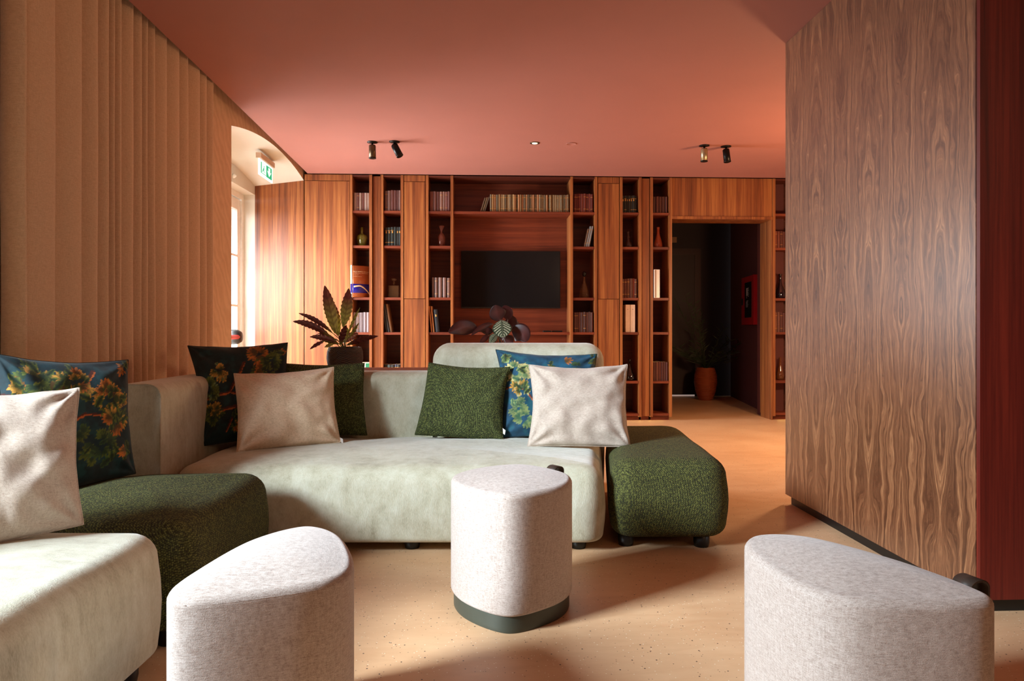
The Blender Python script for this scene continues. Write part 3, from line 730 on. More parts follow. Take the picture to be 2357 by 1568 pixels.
pillow('cream white pillow at the right end of the sofa before the blue floral one', pd(1217, 840, 3.54), pd(1444, 839, 3.58), pd(1450, 1029, 3.43), pd(1214, 1027, 3.41), .075, PILW, None, pinch=.075, seed=8, wr=.015)

# ---------------------------------------------------------------- console and plants behind the sofa
cn = thing('console_table', W(-.45, 4.24, 0), 'long low walnut console behind the sofa carrying the plants', 'console')
x0, x1 = -1.40, .53
cpn = lambda a, b, c, d: [tuple(W(p, q, 0)[:2]) for p, q in ((a, c), (b, c), (b, d), (a, d))]
MB().prism(cpn(x0, x1, 4.07, 4.44), .705, .733).build('top', WOODH, cn)
MB().prism(cpn(x0+.01, x1-.01, 4.085, 4.43), .06, .705).build('carcass', WOOD, cn)
MB().prism(cpn(x0+.04, x1-.04, 4.11, 4.41), 0, .06).build('plinth', BLACK, cn)
def ribbed():
    t = NT('charcoal_ribbed_ceramic'); tc = t.n('TexCoord'); s = t.n('SeparateXYZ', Vector=tc.outputs['Object'])
    ang = t.math('ARCTAN2', s.outputs[1], s.outputs[0])
    wv = t.math('ADD', t.math('MULTIPLY', t.math('SINE', t.math('MULTIPLY', ang, 5.0)), .012), t.math('MULTIPLY', t.math('SINE', t.math('ADD', t.math('MULTIPLY', ang, 3.0), t.math('MULTIPLY', s.outputs[2], 22.0))), .008))
    h = t.math('SINE', t.math('MULTIPLY', t.math('ADD', s.outputs[2], wv), 640.0))
    t.base(t.mix(t.math('ADD', t.math('MULTIPLY', h, .5), .5), lin((78, 72, 70)), lin((134, 126, 122)))); t.p(Roughness=.6); t.bump(h, 1.0, .006); return t.m
RIB = ribbed()
SOIL = plain('potting_soil', (40, 28, 22), .95)
def pot(c, r, z0, z1, label_, t):
    m = MB(); h = z1-z0
    m.lathe(c.x, c.y, [(r*.80, z0), (r*.94, z0+h*.2), (r*1.0, z0+h*.5), (r*.97, z0+h*.8), (r*.90, z1-.005), (r*.88, z1), (r*.84, z1-.004), (r*.84, z1-.03)], 48)
    m.build('pot', RIB, t)
    MB().lathe(c.x, c.y, [(0, z1-.028), (r*.85, z1-.028), (r*.85, z1-.034), (0, z1-.034)], 24).build('soil', SOIL, t)
def leafmat():
    t = NT('patterned_leaf'); a = t.n('VertexColor', {'layer_name': 'Col'}); nz = t.noise(t.coord(), 60, 3)
    t.base(t.mix(.3, a.outputs[0], t.mix(nz, (.4, .4, .4), (1.6, 1.6, 1.6)), 'MULTIPLY')); t.p(Roughness=.38, Transmission_Weight=0.0); return t.m
LEAF = leafmat()
def leaf(parent, base, tip, width, sag, colf, wav=.0, n=22, k=6, face=None, fold=.18, wfun=None, seed=0):
    base, tip = Vector(base), Vector(tip); d = tip-base; L = d.length; mid = (base+tip)/2+Vector(sag)
    view = Vector((0, 0, H0))-base; face = Vector(face) if face is not None else view
    vs = []; fs = []; cols = []
    for i in range(n+1):
        t = i/n; p = base*(1-t)**2+mid*2*t*(1-t)+tip*t*t
        tg = ((mid-base)*2*(1-t)+(tip-mid)*2*t).normalized(); sd = tg.cross(face).normalized(); nn = sd.cross(tg).normalized()
        w_ = width/2*(wfun(t) if wfun else math.sin(math.pi*min(1, t*.97+.03))**.75)
        for j in range(-k, k+1):
            s = j/k; ripple = wav*math.sin(t*L*240+seed)*abs(s)**1.5; ww = w_*(1+wav*45*math.sin(t*L*240+seed+1))
            vs.append(p+sd*s*ww-nn*(fold*abs(s)*w_)+nn*ripple)
            cols.append((*colf(t, s), 1))
    m_ = 2*k+1
    for i in range(n):
        for j in range(m_-1): fs.append((i*m_+j, i*m_+j+1, (i+1)*m_+j+1, (i+1)*m_+j))
    m = MB(); m.add(vs, fs, 0, True); o = m.build('leaf', LEAF, parent, cols=cols)
    so = o.modifiers.new('thickness', 'SOLIDIFY'); so.thickness = .0009
    return o
def mixc(a, b, t): t = max(0, min(1, t)); return tuple(x*(1-t)+y*t for x, y in zip(a, b))
MAR, GRN, LIM, DK = lin((148, 70, 64)), lin((146, 160, 62)), lin((200, 212, 112)), lin((84, 38, 36))
def tall(t, s):
    c = mixc(LIM, MAR, (t-.30)*2.2); st = .5+.5*math.sin(t*46-abs(s)*5)
    if abs(s) < .09: return mixc(c, DK, .5)
    return mixc(c, DK, .45*(st > .62))
def dark(t, s): return mixc(mixc(GRN, DK, t*5), MAR, .25+.2*math.sin(t*40-abs(s)*5))
def green(t, s):
    c = mixc(LIM, GRN, t); return mixc(c, DK, .55*(math.sin(t*40-abs(s)*4) > .3))
pc = pd(794, 800, 4.25); pt = thing('potted_calathea', (pc.x, pc.y, .733), 'wavy-leaved maroon and green plant in a ribbed charcoal pot behind the sofa', 'plant')
pot(pc, .112, .733, .872, '', pt)
crown = Vector((pc.x, pc.y, .87))
LZ = lambda x, y, D: pd(660+x/7.13, 640+y/7.13, D)
L1 = [((800, 905), (622, 120), 4.22, 4.20, .072, tall, .0022, (.0, 0, 0)), ((925, 800), (1017, 170), 4.27, 4.25, .070, tall, .0022, (0.01, 0, 0)),
      ((850, 940), (752, 378), 4.30, 4.34, .058, tall, .002, (0, 0, 0)), ((745, 900), (192, 580), 4.2, 4.05, .030, dark, .003, (-.0, 0, .035)),
      ((715, 965), (98, 715), 4.18, 4.02, .042, dark, .003, (0, 0, .045)), ((800, 1015), (508, 908), 4.3, 4.38, .026, dark, .003, (0, 0, .01)),
      ((850, 1085), (380, 968), 4.15, 4.0, .038, dark, .003, (0, 0, .03)), ((620, 1035), (380, 1170), 4.05, 3.98, .022, dark, .003, (0, 0, .01)),
      ((985, 1105), (1502, 955), 4.2, 4.08, .036, dark, .003, (0, 0, .018)), ((930, 1060), (1175, 915), 4.3, 4.42, .046, dark, .003, (0, 0, .02)),
      ((1010, 920), (1203, 488), 4.3, 4.34, .018, green, .003, (-.01, 0, 0)), ((1000, 1000), (1182, 735), 4.24, 4.2, .020, green, .003, (.0, 0, -.01)),
      ((885, 1085), (982, 770), 4.15, 4.10, .040, dark, .003, (-.01, 0, 0)), ((770, 1085), (622, 1138), 4.12, 4.05, .022, green, .003, (0, 0, .006)),
      ((840, 1080), (570, 1010), 4.16, 4.08, .034, green, .003, (0, 0, .012)), ((960, 1020), (1000, 820), 4.3, 4.33, .03, green, .002, (0, 0, 0))]
st = MB()
for q, (b, tp, Db, Dt, wd, cf, wv, sg) in enumerate(L1):
    B = LZ(*b, Db); T = LZ(*tp, Dt); leaf(pt, B, T, wd, sg, cf, wv, seed=q*1.3, n=34)
    m_ = crown.lerp(B, .5)+Vector((0, 0, .012)); MB().tube([crown-Vector((0, 0, .03)), m_, B, B.lerp(T, .12)], .0022, 6).build('stem', plain('plant_stem', (110, 124, 56), .5), pt)
# striped plant behind the raised backrest
pc2 = pd(1157, 800, 4.26); p2 = thing('potted_prayer_plant', (pc2.x, pc2.y, .733), 'dark broad-leaved plant with one pale-striped leaf behind the raised backrest', 'plant')
pot(pc2, .10, .733, .86, '', p2)
cr2 = Vector((pc2.x, pc2.y, .87)); LW = lambda x, y, D: pd(1000+x/5.2275, 560+y/5.2275, D)
BR1, BR2 = lin((104, 52, 46)), lin((58, 28, 28))
def brown(t, s): return mixc(BR1, BR2, .3+.7*abs(s)+.2*math.sin(t*9))
def maroon(t, s): return mixc(lin((96, 34, 36)), BR2, .2+.5*(s+1)/2)
SG1, SG2 = lin((40, 66, 46)), lin((196, 202, 170))
def striped(t, s):
    v = math.sin((t-abs(s)*.30)*44); return mixc(SG1, SG2, 1 if (v > .25 and .10 < abs(s) < .86) else (.3 if abs(s) < .06 else 0))
ov = lambda t: math.sin(math.pi*min(1, t))**.62*(1.15-.35*t)
L2 = [((795, 930), (735, 742), 4.2, 4.18, .105, brown, (-.01, 0, 0)), ((885, 925), (830, 752), 4.24, 4.22, .075, maroon, (.015, 0, .01)),
      ((808, 925), (822, 1135), 4.1, 4.0, .118, striped, (0, 0, 0)), ((518, 1048), (172, 1080), 4.15, 4.02, .095, brown, (0, 0, .05)),
      ((702, 970), (440, 1112), 4.2, 4.1, .035, brown, (0, 0, .03)), ((905, 1012), (1022, 955), 4.3, 4.36, .03, brown, (0, 0, .01)),
      ((925, 1042), (1100, 1190), 4.15, 4.08, .12, brown, (.03, 0, .03)), ((905, 1030), (900, 865), 4.3, 4.3, .085, maroon, (.02, 0, 0)),
      ((755, 1098), (668, 1212), 4.12, 4.06, .05, striped, (-.005, 0, .01)), ((655, 1110), (548, 1208), 4.18, 4.12, .035, brown, (0, 0, .01)),
      ((705, 1070), (560, 1062), 4.22, 4.2, .05, brown, (0, 0, .01)), ((870, 1110), (930, 1215), 4.1, 4.05, .06, brown, (0, 0, 0)), ((760, 1110), (860, 1100), 4.2, 4.16, .09, brown, (0, 0, .01))]
for q, (b, tp, Db, Dt, wd, cf, sg) in enumerate(L2):
    B = LW(*b, Db); T = LW(*tp, Dt); leaf(p2, B, T, wd, sg, cf, .0, wfun=ov, seed=q, fold=.12, n=60 if cf is striped else 24, k=12 if cf is striped else 5)
    MB().tube([cr2-Vector((0, 0, .03)), cr2.lerp(B, .5)+Vector((0, 0, .02)), B, B.lerp(T, .1)], .0022, 6).build('stem', plain('dark_stem', (88, 62, 40), .5), p2)

# ---------------------------------------------------------------- books
ORD = ['first', 'second', 'third', 'fourth', 'fifth', 'sixth', 'seventh', 'eighth', 'ninth', 'tenth']+['%d%s' % (i, {1: 'st', 2: 'nd', 3: 'rd'}.get(i % 10 if i > 20 else 0, 'th')) for i in range(11, 60)]
bm_cache = {}
def cloth(rgb, rough=.65):
    if rgb not in bm_cache: bm_cache[rgb] = plain('book_cloth', rgb, rough, 0, .18, 60)
    return bm_cache[rgb]
PAGES = plain('paper_pages', (214, 196, 164), .8); GOLD = plain('gilt_lettering', (196, 146, 72), .4, .5)
def book(x, z, w_, h, d, rgb, label, group, yf, tilt=0.0, bands=0, title=0, round_=True):
    m = MB(); sp = []; n = 6
    for i in range(n+1):
        s = -1+2*i/n; sp.append((s*w_/2, -(1-s*s)*min(.006, w_*.22) if round_ else 0))
    poly = sp+[(w_/2, d), (-w_/2, d)]
    m.prism(poly, 0, h, 0)
    m.box(-w_/2+.002, w_/2-.002, .012, d-.003, h, h+.0004, 1)
    for b in range(bands):
        zz = h*(.18+.64*b/max(1, bands-1)) if bands > 1 else h*.8
        m.prism([(p[0]*1.02, p[1]-.0012) for p in sp]+[(w_/2, .004), (-w_/2, .004)], zz, zz+.004, 2)
    if title: m.prism([(p[0]*.75, p[1]-.0008) for p in sp]+[(w_*.3, .004), (-w_*.3, .004)], h*.68, h*.68+.022, 2)
    o = m.build('book', [cloth(rgb), PAGES, GOLD], None, origin=(0, 0, 0), fix=True)
    o.location = (x, yf, z); o.rotation_euler = (0, tilt, 0)
    tag(o, label, 'book', group)
    return o
def row(p0, p1, ytop, zb, n, cols, look, where, group, tilt=0, hv=.03, bands=.3, title=0, yf=None, gap=0.0, depth=.16, rs=0):
    rng = random.Random(int(p0)*7+n+rs); xa, xb = wx(p0), wx(p1); h0 = (HY-ytop)/F*7.24+H0-zb
    ws = [rng.uniform(.7, 1.35) for _ in range(n)]; S = sum(ws); x = xa
    for i in range(n):
        w_ = (xb-xa)*ws[i]/S; yy = (yf or Y0+.035)+rng.uniform(0, .012); c = cols[rng.randrange(len(cols))]
        j = rng.uniform(.94, 1.06); c = tuple(int(v*j) for v in c)
        lk = look if isinstance(look, str) else look[cols.index(min(cols, key=lambda q: sum(abs(a-b) for a, b in zip(q, c))))]
        lbl = '%s book, %s from left on %s' % (lk, ORD[i], where.replace(' shelf, ', ' shelf, '))
        hh = h0*(1-hv*rng.random())
        book(x+w_/2, zb+.0005, w_*(.93-gap), hh, depth, c, lbl, group, yy, tilt, 2 if rng.random() < bands else 0, title and rng.random() < title)
        x += w_
GREY, GREY2, PLUM, PLUM2 = (120, 92, 84), (150, 124, 112), (92, 52, 46), (108, 66, 58)
tp, s2_, s3_, s4_, s5_ = ['%s shelf, ' % q for q in ('top', 'second', 'third', 'fourth', 'fifth')]
row(812, 849, 446, r1, 6, [PLUM2, GREY, GREY2], 'faded plum clothbound', tp+CN[1], 'faded books on the top shelves')
row(810, 849, 719, r4, 5, [(150, 136, 136), (132, 116, 118)], 'grey clothbound', s4_+CN[1], 'grey books on the fourth shelf by the door')
row(884, 922, 440, r1, 6, [PLUM, PLUM2, GREY], 'dusky plum clothbound', tp+CN[2], 'faded books on the top shelves')
row(884, 922, 524, r2, 6, [(26, 32, 26), (20, 26, 24), (32, 36, 34)], 'black-green gilt-lettered', s2_+CN[2], 'dark gilt books on the second shelf', title=.6, bands=.4)
row(882, 921, 838, r5, 5, [(34, 34, 34), (58, 64, 74), (66, 84, 84), (70, 76, 104)], 'short dark', s5_+CN[2], 'dark books on the fifth shelf', bands=.5)
row(988, 1036, 441, r1, 7, [PLUM, PLUM2, (126, 92, 80)], 'brown plum clothbound', tp+CN[3], 'faded books on the top shelves')
row(993, 1036, 639, r3, 5, [GREY, (128, 104, 92), (112, 88, 84)], 'pale brown clothbound', s3_+CN[3], 'pale books on the third shelf', gap=.16)
row(1128, 1311, 447, r1, 44, [(128, 104, 70), (104, 82, 52), (150, 118, 76), (88, 74, 52), (140, 96, 58), (116, 104, 80)], 'worn tan antique', 'the long shelf above the television', 'antique books above the television', bands=.6, hv=.025)
row(1322, 1367, 444, r1, 8, [(92, 32, 24), (72, 26, 22), (104, 44, 32)], 'dark red leather', tp+CN[4], 'dark red books on the top shelf', bands=.6)
row(1322, 1367, 718, r4, 8, [(84, 46, 40), (100, 60, 50), (72, 42, 38)], 'maroon clothbound', s4_+CN[4], 'maroon books on the fourth shelf')
row(1434, 1468, 447, r1, 7, [(24, 24, 20), (32, 30, 24)], 'black gilt-lettered', tp+CN[5], 'black gilt books on the top shelf', title=.9, bands=.3)
row(1434, 1469, 640, r3, 6, [(112, 44, 36), (84, 40, 32), (96, 58, 44)], 'red-brown leather', s3_+CN[5], 'red-brown books on the third shelf', bands=.6)
row(1504, 1539, 449, r1, 5, [(84, 46, 38), (72, 38, 32)], 'brown maroon clothbound', tp+CN[6], 'brown books on the top shelf', gap=.08)
row(1504, 1540, 834, r5, 6, [(92, 48, 42), (76, 38, 34), (108, 66, 56)], 'muted maroon clothbound', s5_+CN[6], 'maroon books on the fifth shelf')
row(1787, 1830, 528, r2, 7, [(120, 62, 44), (96, 50, 40)], 'red-brown clothbound', s2_+CN[7], 'red-brown books right of the doorway', bands=.4)
row(1787, 1830, 718, r4, 7, [(112, 68, 52), (88, 48, 40)], 'brown clothbound', s4_+CN[7], 'brown books right of the doorway', bands=.3)
# leaning books
def lean(px_bottom, ytop, zb, w_, rgb, label, tilt, group='leaning books on the shelves', d=.17, yf=None, bands=0, title=0):
    h = ((HY-ytop)/F*7.24+H0-zb)/math.cos(tilt)-abs(w_*math.sin(tilt))
    o = book(0, 0, w_, h, d, rgb, label, group, yf or Y0+.04, 0, bands, title); dz = abs(w_/2*math.sin(tilt))
    o.location = (wx(px_bottom), yf or Y0+.04, zb+dz); o.rotation_euler = (0, tilt, 0)
for i, (px_, c) in enumerate(((1107, (84, 62, 40)), (1111.5, (96, 74, 46)), (1115.5, (74, 58, 42)))):
    lean(px_, 455-i, r1, .014, c, 'worn tan book leaning right, %s of three leaning above the television' % ORD[i], .30)
for i, (px_, c, w_, y_) in enumerate(((889, (44, 44, 44), .016, 701), (894, (52, 52, 52), .018, 700), (900, (104, 66, 28), .022, 700))):
    lean(px_, y_, r4, w_, c, ('dark grey book leaning left, %s from left on fourth shelf, second column from door' % ORD[i]) if i < 2 else 'brown book leaning left beside two dark ones, second column from door', -.17)
for i, (px_, c, w_, y_, l) in enumerate(((993, (190, 128, 80), .014, 705, 'tan booklet leaning left, outermost on fourth shelf left of the television'),
        (998, (196, 134, 84), .014, 705, 'tan booklet leaning between a tan one and a navy book left of the television'), (1007, (20, 24, 32), .038, 712, 'thick navy book leaning left on the fourth shelf left of the television'))):
    lean(px_, y_, r4, w_, c, l, -.10, title=(i == 2))
for i, (px_, c, w_, l) in enumerate(((1347, (108, 84, 66), .014, 'brown book leaning right, outermost on second shelf right of the television'),
        (1351.5, (120, 122, 122), .018, 'silver grey book leaning right in the middle of three on second shelf'), (1356, (132, 134, 136), .018, 'silver grey book leaning right, rightmost of three on second shelf'))):
    lean(px_, 519+(i == 0)*6, r2, w_, c, l, .21, bands=2)
# white binders
for i, px_ in enumerate((1447, 1458.5)):
    x = wx(px_); w_ = .05; m = MB(); m.box(x-w_/2, x+w_/2, Y0+.04, Y0+.24, r4+.0005, hz(701, 7.25))
    t = thing('binder', (x, Y0+.14, r4+.0005), ('left' if i == 0 else 'right')+' one of two upright white box files on the fourth shelf', 'box file', 'white box files')
    m.build('case', plain('ivory_card', (226, 206, 186), .6), t, bevel=.002)
    M_ = Matrix.Translation((x, Y0+.04, hz(712, 7.25))) @ Matrix.Rotation(math.pi/2, 4, 'X')
    MB().lathe(0, 0, [(.0035, 0), (.0035, .0012), (0, .0012)], 12, 0, M_).build('finger_hole', BLACK, t)
# large white and orange book, sixth column
x = wx(1512); t = thing('art_book', (x, Y0+.1, r3), 'tall white-spined book with orange and blue cover beside the doorway', 'book')
zt = hz(619, 7.2)
ang = math.radians(52); M_ = Matrix.Translation((wx(1505.5), Y0-.005, 0)) @ Matrix.Rotation(.12, 4, 'Z')
V = lambda a, b, c: M_ @ Vector((a, b, c))
def tb_(mb, x0, x1, y0, y1, z0, z1, mi=0):
    v = [V(x, y, z) for z in (z0, z1) for y in (y0, y1) for x in (x0, x1)]; return mb.add(v, [(0,2,3,1),(4,5,7,6),(0,1,5,4),(2,6,7,3),(0,4,6,2),(1,3,7,5)], mi)
tb_(MB(), 0, .062, 0, .20, r3+.001, zt).build('cover', plain('glossy_white_jacket', (224, 222, 220), .3), t)
tb_(MB(), .008, .024, -.001, 0, r3+.004, zt-.004).build('spine_stripe', plain('warm_grey_print', (150, 120, 104), .4), t)
tb_(MB(), .0622, .0628, .006, .196, r3+.01, zt-.10).build('orange_picture', plain('orange_print', (206, 84, 24), .35), t)
tb_(MB(), .0622, .0628, .006, .196, zt-.098, zt-.02).build('blue_picture', plain('blue_print', (70, 88, 110), .35), t)

# the large standing book in the first column: curved brown cover with a blue band and a bridge arch
CVR = plain('russet_glossy_cover', (150, 74, 34), .35); BLU = plain('ultramarine_band', (22, 22, 132), .35); CRM = plain('cream_print', (232, 208, 170), .5)
big = thing('large_book', (wx(829), Y0+.05, r3), 'large standing book with russet cover and blue band showing a bridge', 'book')
bx0, bx1, bz0, bz1 = wx(813.5), wx(850), r3+.001, hz(612.5, 7.16)
def curve(u):      # u 0..1 along the cover: nearly flat, bowing back to the right
    return bx0+(bx1-.004-bx0)*u, Y0-.045+.02*u+.13*u**2.4
def cover_patch(name, u0, u1, z0, z1, mat, off, parent=big, n=14, zf=None):
    vs = []; fs = []
    for i in range(n+1):
        u = u0+(u1-u0)*i/n; x, y = curve(u); za, zb = (z0, z1) if zf is None else zf(u)
        vs += [(x, y-off, za), (x, y-off, zb)]
    for i in range(n): fs.append((2*i, 2*i+2, 2*i+3, 2*i+1))
    m = MB(); m.add(vs, fs, 0, True); o = m.build(name, mat, parent); so = o.modifiers.new('t', 'SOLIDIFY'); so.thickness = .0012; so.offset = 0; return o
H = bz1-bz0
cover_patch('front_cover', 0, 1, bz0, bz1, CVR, 0)
cover_patch('blue_band', 0, 1, bz0+.135*H, bz0+.42*H, BLU, .0018)
def arch(u):
    c = bz0+.42*H-.012-.28*H*max(0, (u-.42))**1.9*3.0-.10*H*max(0, .42-u)**1.2; return c-.016, c
cover_patch('bridge_picture', .08, .97, 0, 0, CRM, .003, zf=arch)
m = MB()
for k in range(2):
    xx = bx0-.014+.0065*k*1.0; m.box(xx-.006, xx-.0005, Y0-.05+.0*k, Y0+.13, bz0, bz1+.004)
m.build('spine', plain('white_glossy_spine', (238, 242, 246), .25), big)
MB().box(bx0-.0205, bx0-.0072, Y0-.0512, Y0-.05, bz0+.135*H, bz0+.42*H).build('spine_band', BLU, big)
MB().box(bx0-.006, bx0+.001, Y0-.043, Y0+.12, bz0+.003, bz1-.003).build('page_block', PAGES, big)
def text(body, u, z, size, mat, name, parent=big, wlim=None):
    cu_ = bpy.data.curves.new(name, 'FONT'); cu_.body = body; cu_.size = size; cu_.extrude = .0003
    to = bpy.data.objects.new('tmp', cu_); COL.objects.link(to)
    me = bpy.data.meshes.new_from_object(to); bpy.data.objects.remove(to)
    W_ = max(v.co.x for v in me.vertices) or 1; m = MB()
    sc_ = (wlim/W_) if wlim else 1
    vs = []
    for v in me.vertices:
        uu = u+v.co.x*sc_/(bx1-bx0); x, y = curve(min(1, uu)); vs.append((x, y-.0024-v.co.z, z+v.co.y))
    m.add(vs, [tuple(p.vertices) for p in me.polygons]); bpy.data.meshes.remove(me)
    return m.build(name, mat, parent)
text('FRIULI VENEZIA GIULIA', .05, bz0+.80*H, .0125, CRM, 'title', wlim=(bx1-bx0)*.86)
text('GUIDA DELLA REGIONE', .05, bz0+.755*H, .008, CRM, 'subtitle', wlim=(bx1-bx0)*.82)
text('a cura di', .05, bz0+.70*H, .007, CRM, 'small_line', wlim=(bx1-bx0)*.3)
text('storia e arte', .05, bz0+.65*H, .007, CRM, 'small_line', wlim=(bx1-bx0)*.5)
text('edizioni', .08, bz0+.06*H, .006, CRM, 'small_line', wlim=(bx1-bx0)*.2)
# white and green box low in the first column
t = thing('first_aid_box', (wx(835), Y0+.1, r5), 'low white box with a green corner patch in the first column', 'box')
MB().box(wx(818), wx(849), Y0+.05, Y0+.2, r5+.001, hz(834, 7.24)).build('case', plain('white_card', (214, 206, 184), .6), t)
MB().box(wx(840), wx(848.5), Y0+.0485, Y0+.05, hz(847, 7.24), hz(836, 7.24)).build('green_patch', plain('green_print', (20, 116, 76), .5), t)
# remote controls on the low television shelf
for i, (a_, b_) in enumerate(((1252, 1272), (1274, 1298))):
    MBx = MB().box(wx(a_), wx(b_), Y0+.10+.03*i, Y0+.14+.03*i, r4+.0005, r4+.017)
    tag(MBx.build('remote_control', BLACK, bevel=.004), 'black remote control on the shelf below the television, %s of two' % ('left', 'right')[i], 'remote control', 'remote controls')

# ---------------------------------------------------------------- glassware
def vessel(name, px_, Z, prof, mat, label, cat='vase', y=None, extra=()):
    x = wx(px_, y or Y0+.12); c = (x, y or Y0+.12, Z)
    t = thing(name, c, label, cat)
    m = MB(); m.lathe(c[0], c[1], [(r, Z+z+.001) for r, z in prof], 28); m.build('body', mat, t)
    for nm, pr, mt in extra:
        m = MB(); m.lathe(c[0], c[1], [(r, Z+z+.001) for r, z in pr], 20); m.build(nm, mt, t)
    return t
GOLIVE = glassy('olive_green_glass', (120, 116, 36), .62); GSMK = glassy('smoky_clear_glass', (150, 110, 72), .20); GCU = glassy('copper_tinted_glass', (190, 84, 50), .45)
GBLK = glassy('black_purple_glass', (26, 18, 28), .96); GAMB = glassy('amber_smoked_glass', (120, 72, 40), .7); GROS = glassy('rosy_glass', (150, 84, 68), .38)
vessel('glass_vase', 833, r2, [(.036, 0), (.042, .012), (.050, .05), (.057, .095), (.050, .118), (.018, .132), (.013, .145), (.013, .205)], GOLIVE, 'olive green glass bottle vase in the first column')
dc = vessel('square_decanter', 907, r3, [(.012, .135), (.012, .16), (.014, .165)], GSMK, 'square cut-glass decanter with flat stopper, second column from the door', 'decanter',
       extra=[('stopper', [(.006, .165), (.008, .175), (.026, .18), (.028, .19), (.028, .205), (.0, .208)], GSMK)])
x = wx(907, Y0+.12); m = MB()
m.box(x-.055, x+.055, Y0+.065, Y0+.175, r3+.001, r3+.13)
m.build('cut_body', GSMK, dc, bevel=.008)
vessel('glass_vase', 1016, r2, [(.028, 0), (.034, .01), (.040, .06), (.040, .105), (.030, .13), (.012, .15), (.009, .163), (.014, .185), (.034, .225)], GROS, 'rosy glass vase with flared lip left of the television')
vessel('decanter', 1345, r3, [(.050, 0), (.054, .02), (.054, .05), (.042, .10), (.022, .15), (.012, .19), (.011, .225), (.014, .23)], GSMK, 'teardrop decanter with black ball stopper right of the television', 'decanter',
       extra=[('stopper', [(.0, .232), (.012, .236), (.021, .25), (.024, .262), (.021, .275), (.012, .286), (0, .29)], BLACK)])
vessel('decanter', 1446, r2, [(.046, 0), (.050, .02), (.044, .05), (.024, .075), (.016, .10), (.026, .115), (.012, .13), (.016, .155), (.02, .185)], glassy('dark_brown_glass', (50, 24, 18), .7), 'dark pinched glass decanter on the second shelf right of the television', 'decanter')
vessel('glass_vase', 1515, r2, [(.042, 0), (.046, .012), (.044, .05), (.030, .10), (.016, .15), (.013, .18), (.016, .215), (.018, .228)], GCU, 'tall copper-tinted glass vase in the column beside the doorway')
vessel('decanter', 1449, r5, [(.058, 0), (.062, .02), (.050, .06), (.030, .11), (.014, .16), (.010, .19)], glassy('black_glass', (20, 16, 16), .9), 'black conical decanter behind the cream pillow corner', 'decanter',
       extra=[('stopper', [(.004, .19), (.008, .2), (.020, .212), (.018, .226), (0, .228)], BLACK)])
vessel('glass_bottle', 1796, r3, [(.048, 0), (.052, .015), (.055, .05), (.044, .10), (.022, .145), (.013, .18), (.012, .235), (.018, .26), (.022, .268)], GBLK, 'black glass bottle vase with narrow neck right of the doorway', 'vase')
vessel('glass_bottle', 1796, r5, [(.036, 0), (.042, .02), (.042, .06), (.026, .12), (.014, .17), (.012, .22), (.016, .245)], GAMB, 'smoked amber bottle vase low in the column right of the doorway', 'vase')

# ---------------------------------------------------------------- ceiling fixtures
def spotlight(px_, py_, label, tilt, azim, metal):
    D = (ZC-H0)*F/(HY-py_); c = pd(px_, py_, D); t = thing('ceiling_spotlight', (c.x, c.y, ZC), label, 'spotlight', 'ceiling spotlights')
    MB().lathe(c.x, c.y, [(.0, ZC), (.045, ZC), (.045, ZC-.006), (.012, ZC-.012), (.0, ZC-.012)], 24).build('canopy', BLACKM, t)
    MB().tube([(c.x, c.y, ZC-.01), (c.x, c.y, ZC-.045)], .008, 10).build('stem', BLACKM, t)
    M_ = Matrix.Translation((c.x, c.y, ZC-.035)) @ Matrix.Rotation(azim, 4, 'Z') @ Matrix.Rotation(tilt, 4, 'X')
    m = MB(); m.lathe(0, 0, [(.0, .01), (.026, .008), (.030, .0), (.030, -.105), (.0, -.105)], 24, 0, M_)
    m.build('barrel', metal, t)
    m = MB(); m.lathe(0, 0, [(.0301, -.098), (.0315, -.100), (.0315, -.108), (.024, -.108), (.022, -.106), (.0, -.106)], 24, 0, M_); m.build('front_ring', BLACKM, t)
    return t
spotlight(857, 327, 'bronze ceiling spotlight hanging straight, leftmost of four', 0.03, 0, BRONZE)
spotlight(908, 326, 'black ceiling spotlight tilted aside, second from the left', -.5, 1.25, BLACKM)
spotlight(1621, 335, 'pale brass ceiling spotlight hanging straight, third from the left', .04, 0, plain('pale_brass', (168, 150, 116), .3, .7))
spotlight(1671, 337, 'black ceiling spotlight pointing down, rightmost of four', -.14, .6, BLACKM)
c = pd(1231, 329, (ZC-H0)*F/(HY-329)); t = thing('recessed_downlight', (c.x, c.y, ZC-.004), 'small round recessed downlight in the middle of the ceiling', 'downlight')
MB().lathe(c.x, c.y, [(.026, ZC-.0005), (.042, ZC-.0005), (.042, ZC-.004), (.036, ZC-.006), (.026, ZC-.003)], 28).build('trim_ring', BRONZE, t)
MB().lathe(c.x, c.y, [(0, ZC-.0065), (.024, ZC-.0065), (.025, ZC-.003)], 24).build('lens', emis('downlight_lens', (255, 244, 214), 1.2), t)
c = pd(1315, 331, (ZC-H0)*F/(HY-331)); m = MB(); m.lathe(c.x, c.y, [(.0, ZC-.0005), (.046, ZC-.0005), (.046, ZC-.004), (.043, ZC-.005), (.04, ZC-.003), (0, ZC-.003)], 28)
tag(m.build('ceiling_cover_plate', CEIL), 'round ceiling cover plate painted terracotta beside the downlight', 'cover plate')

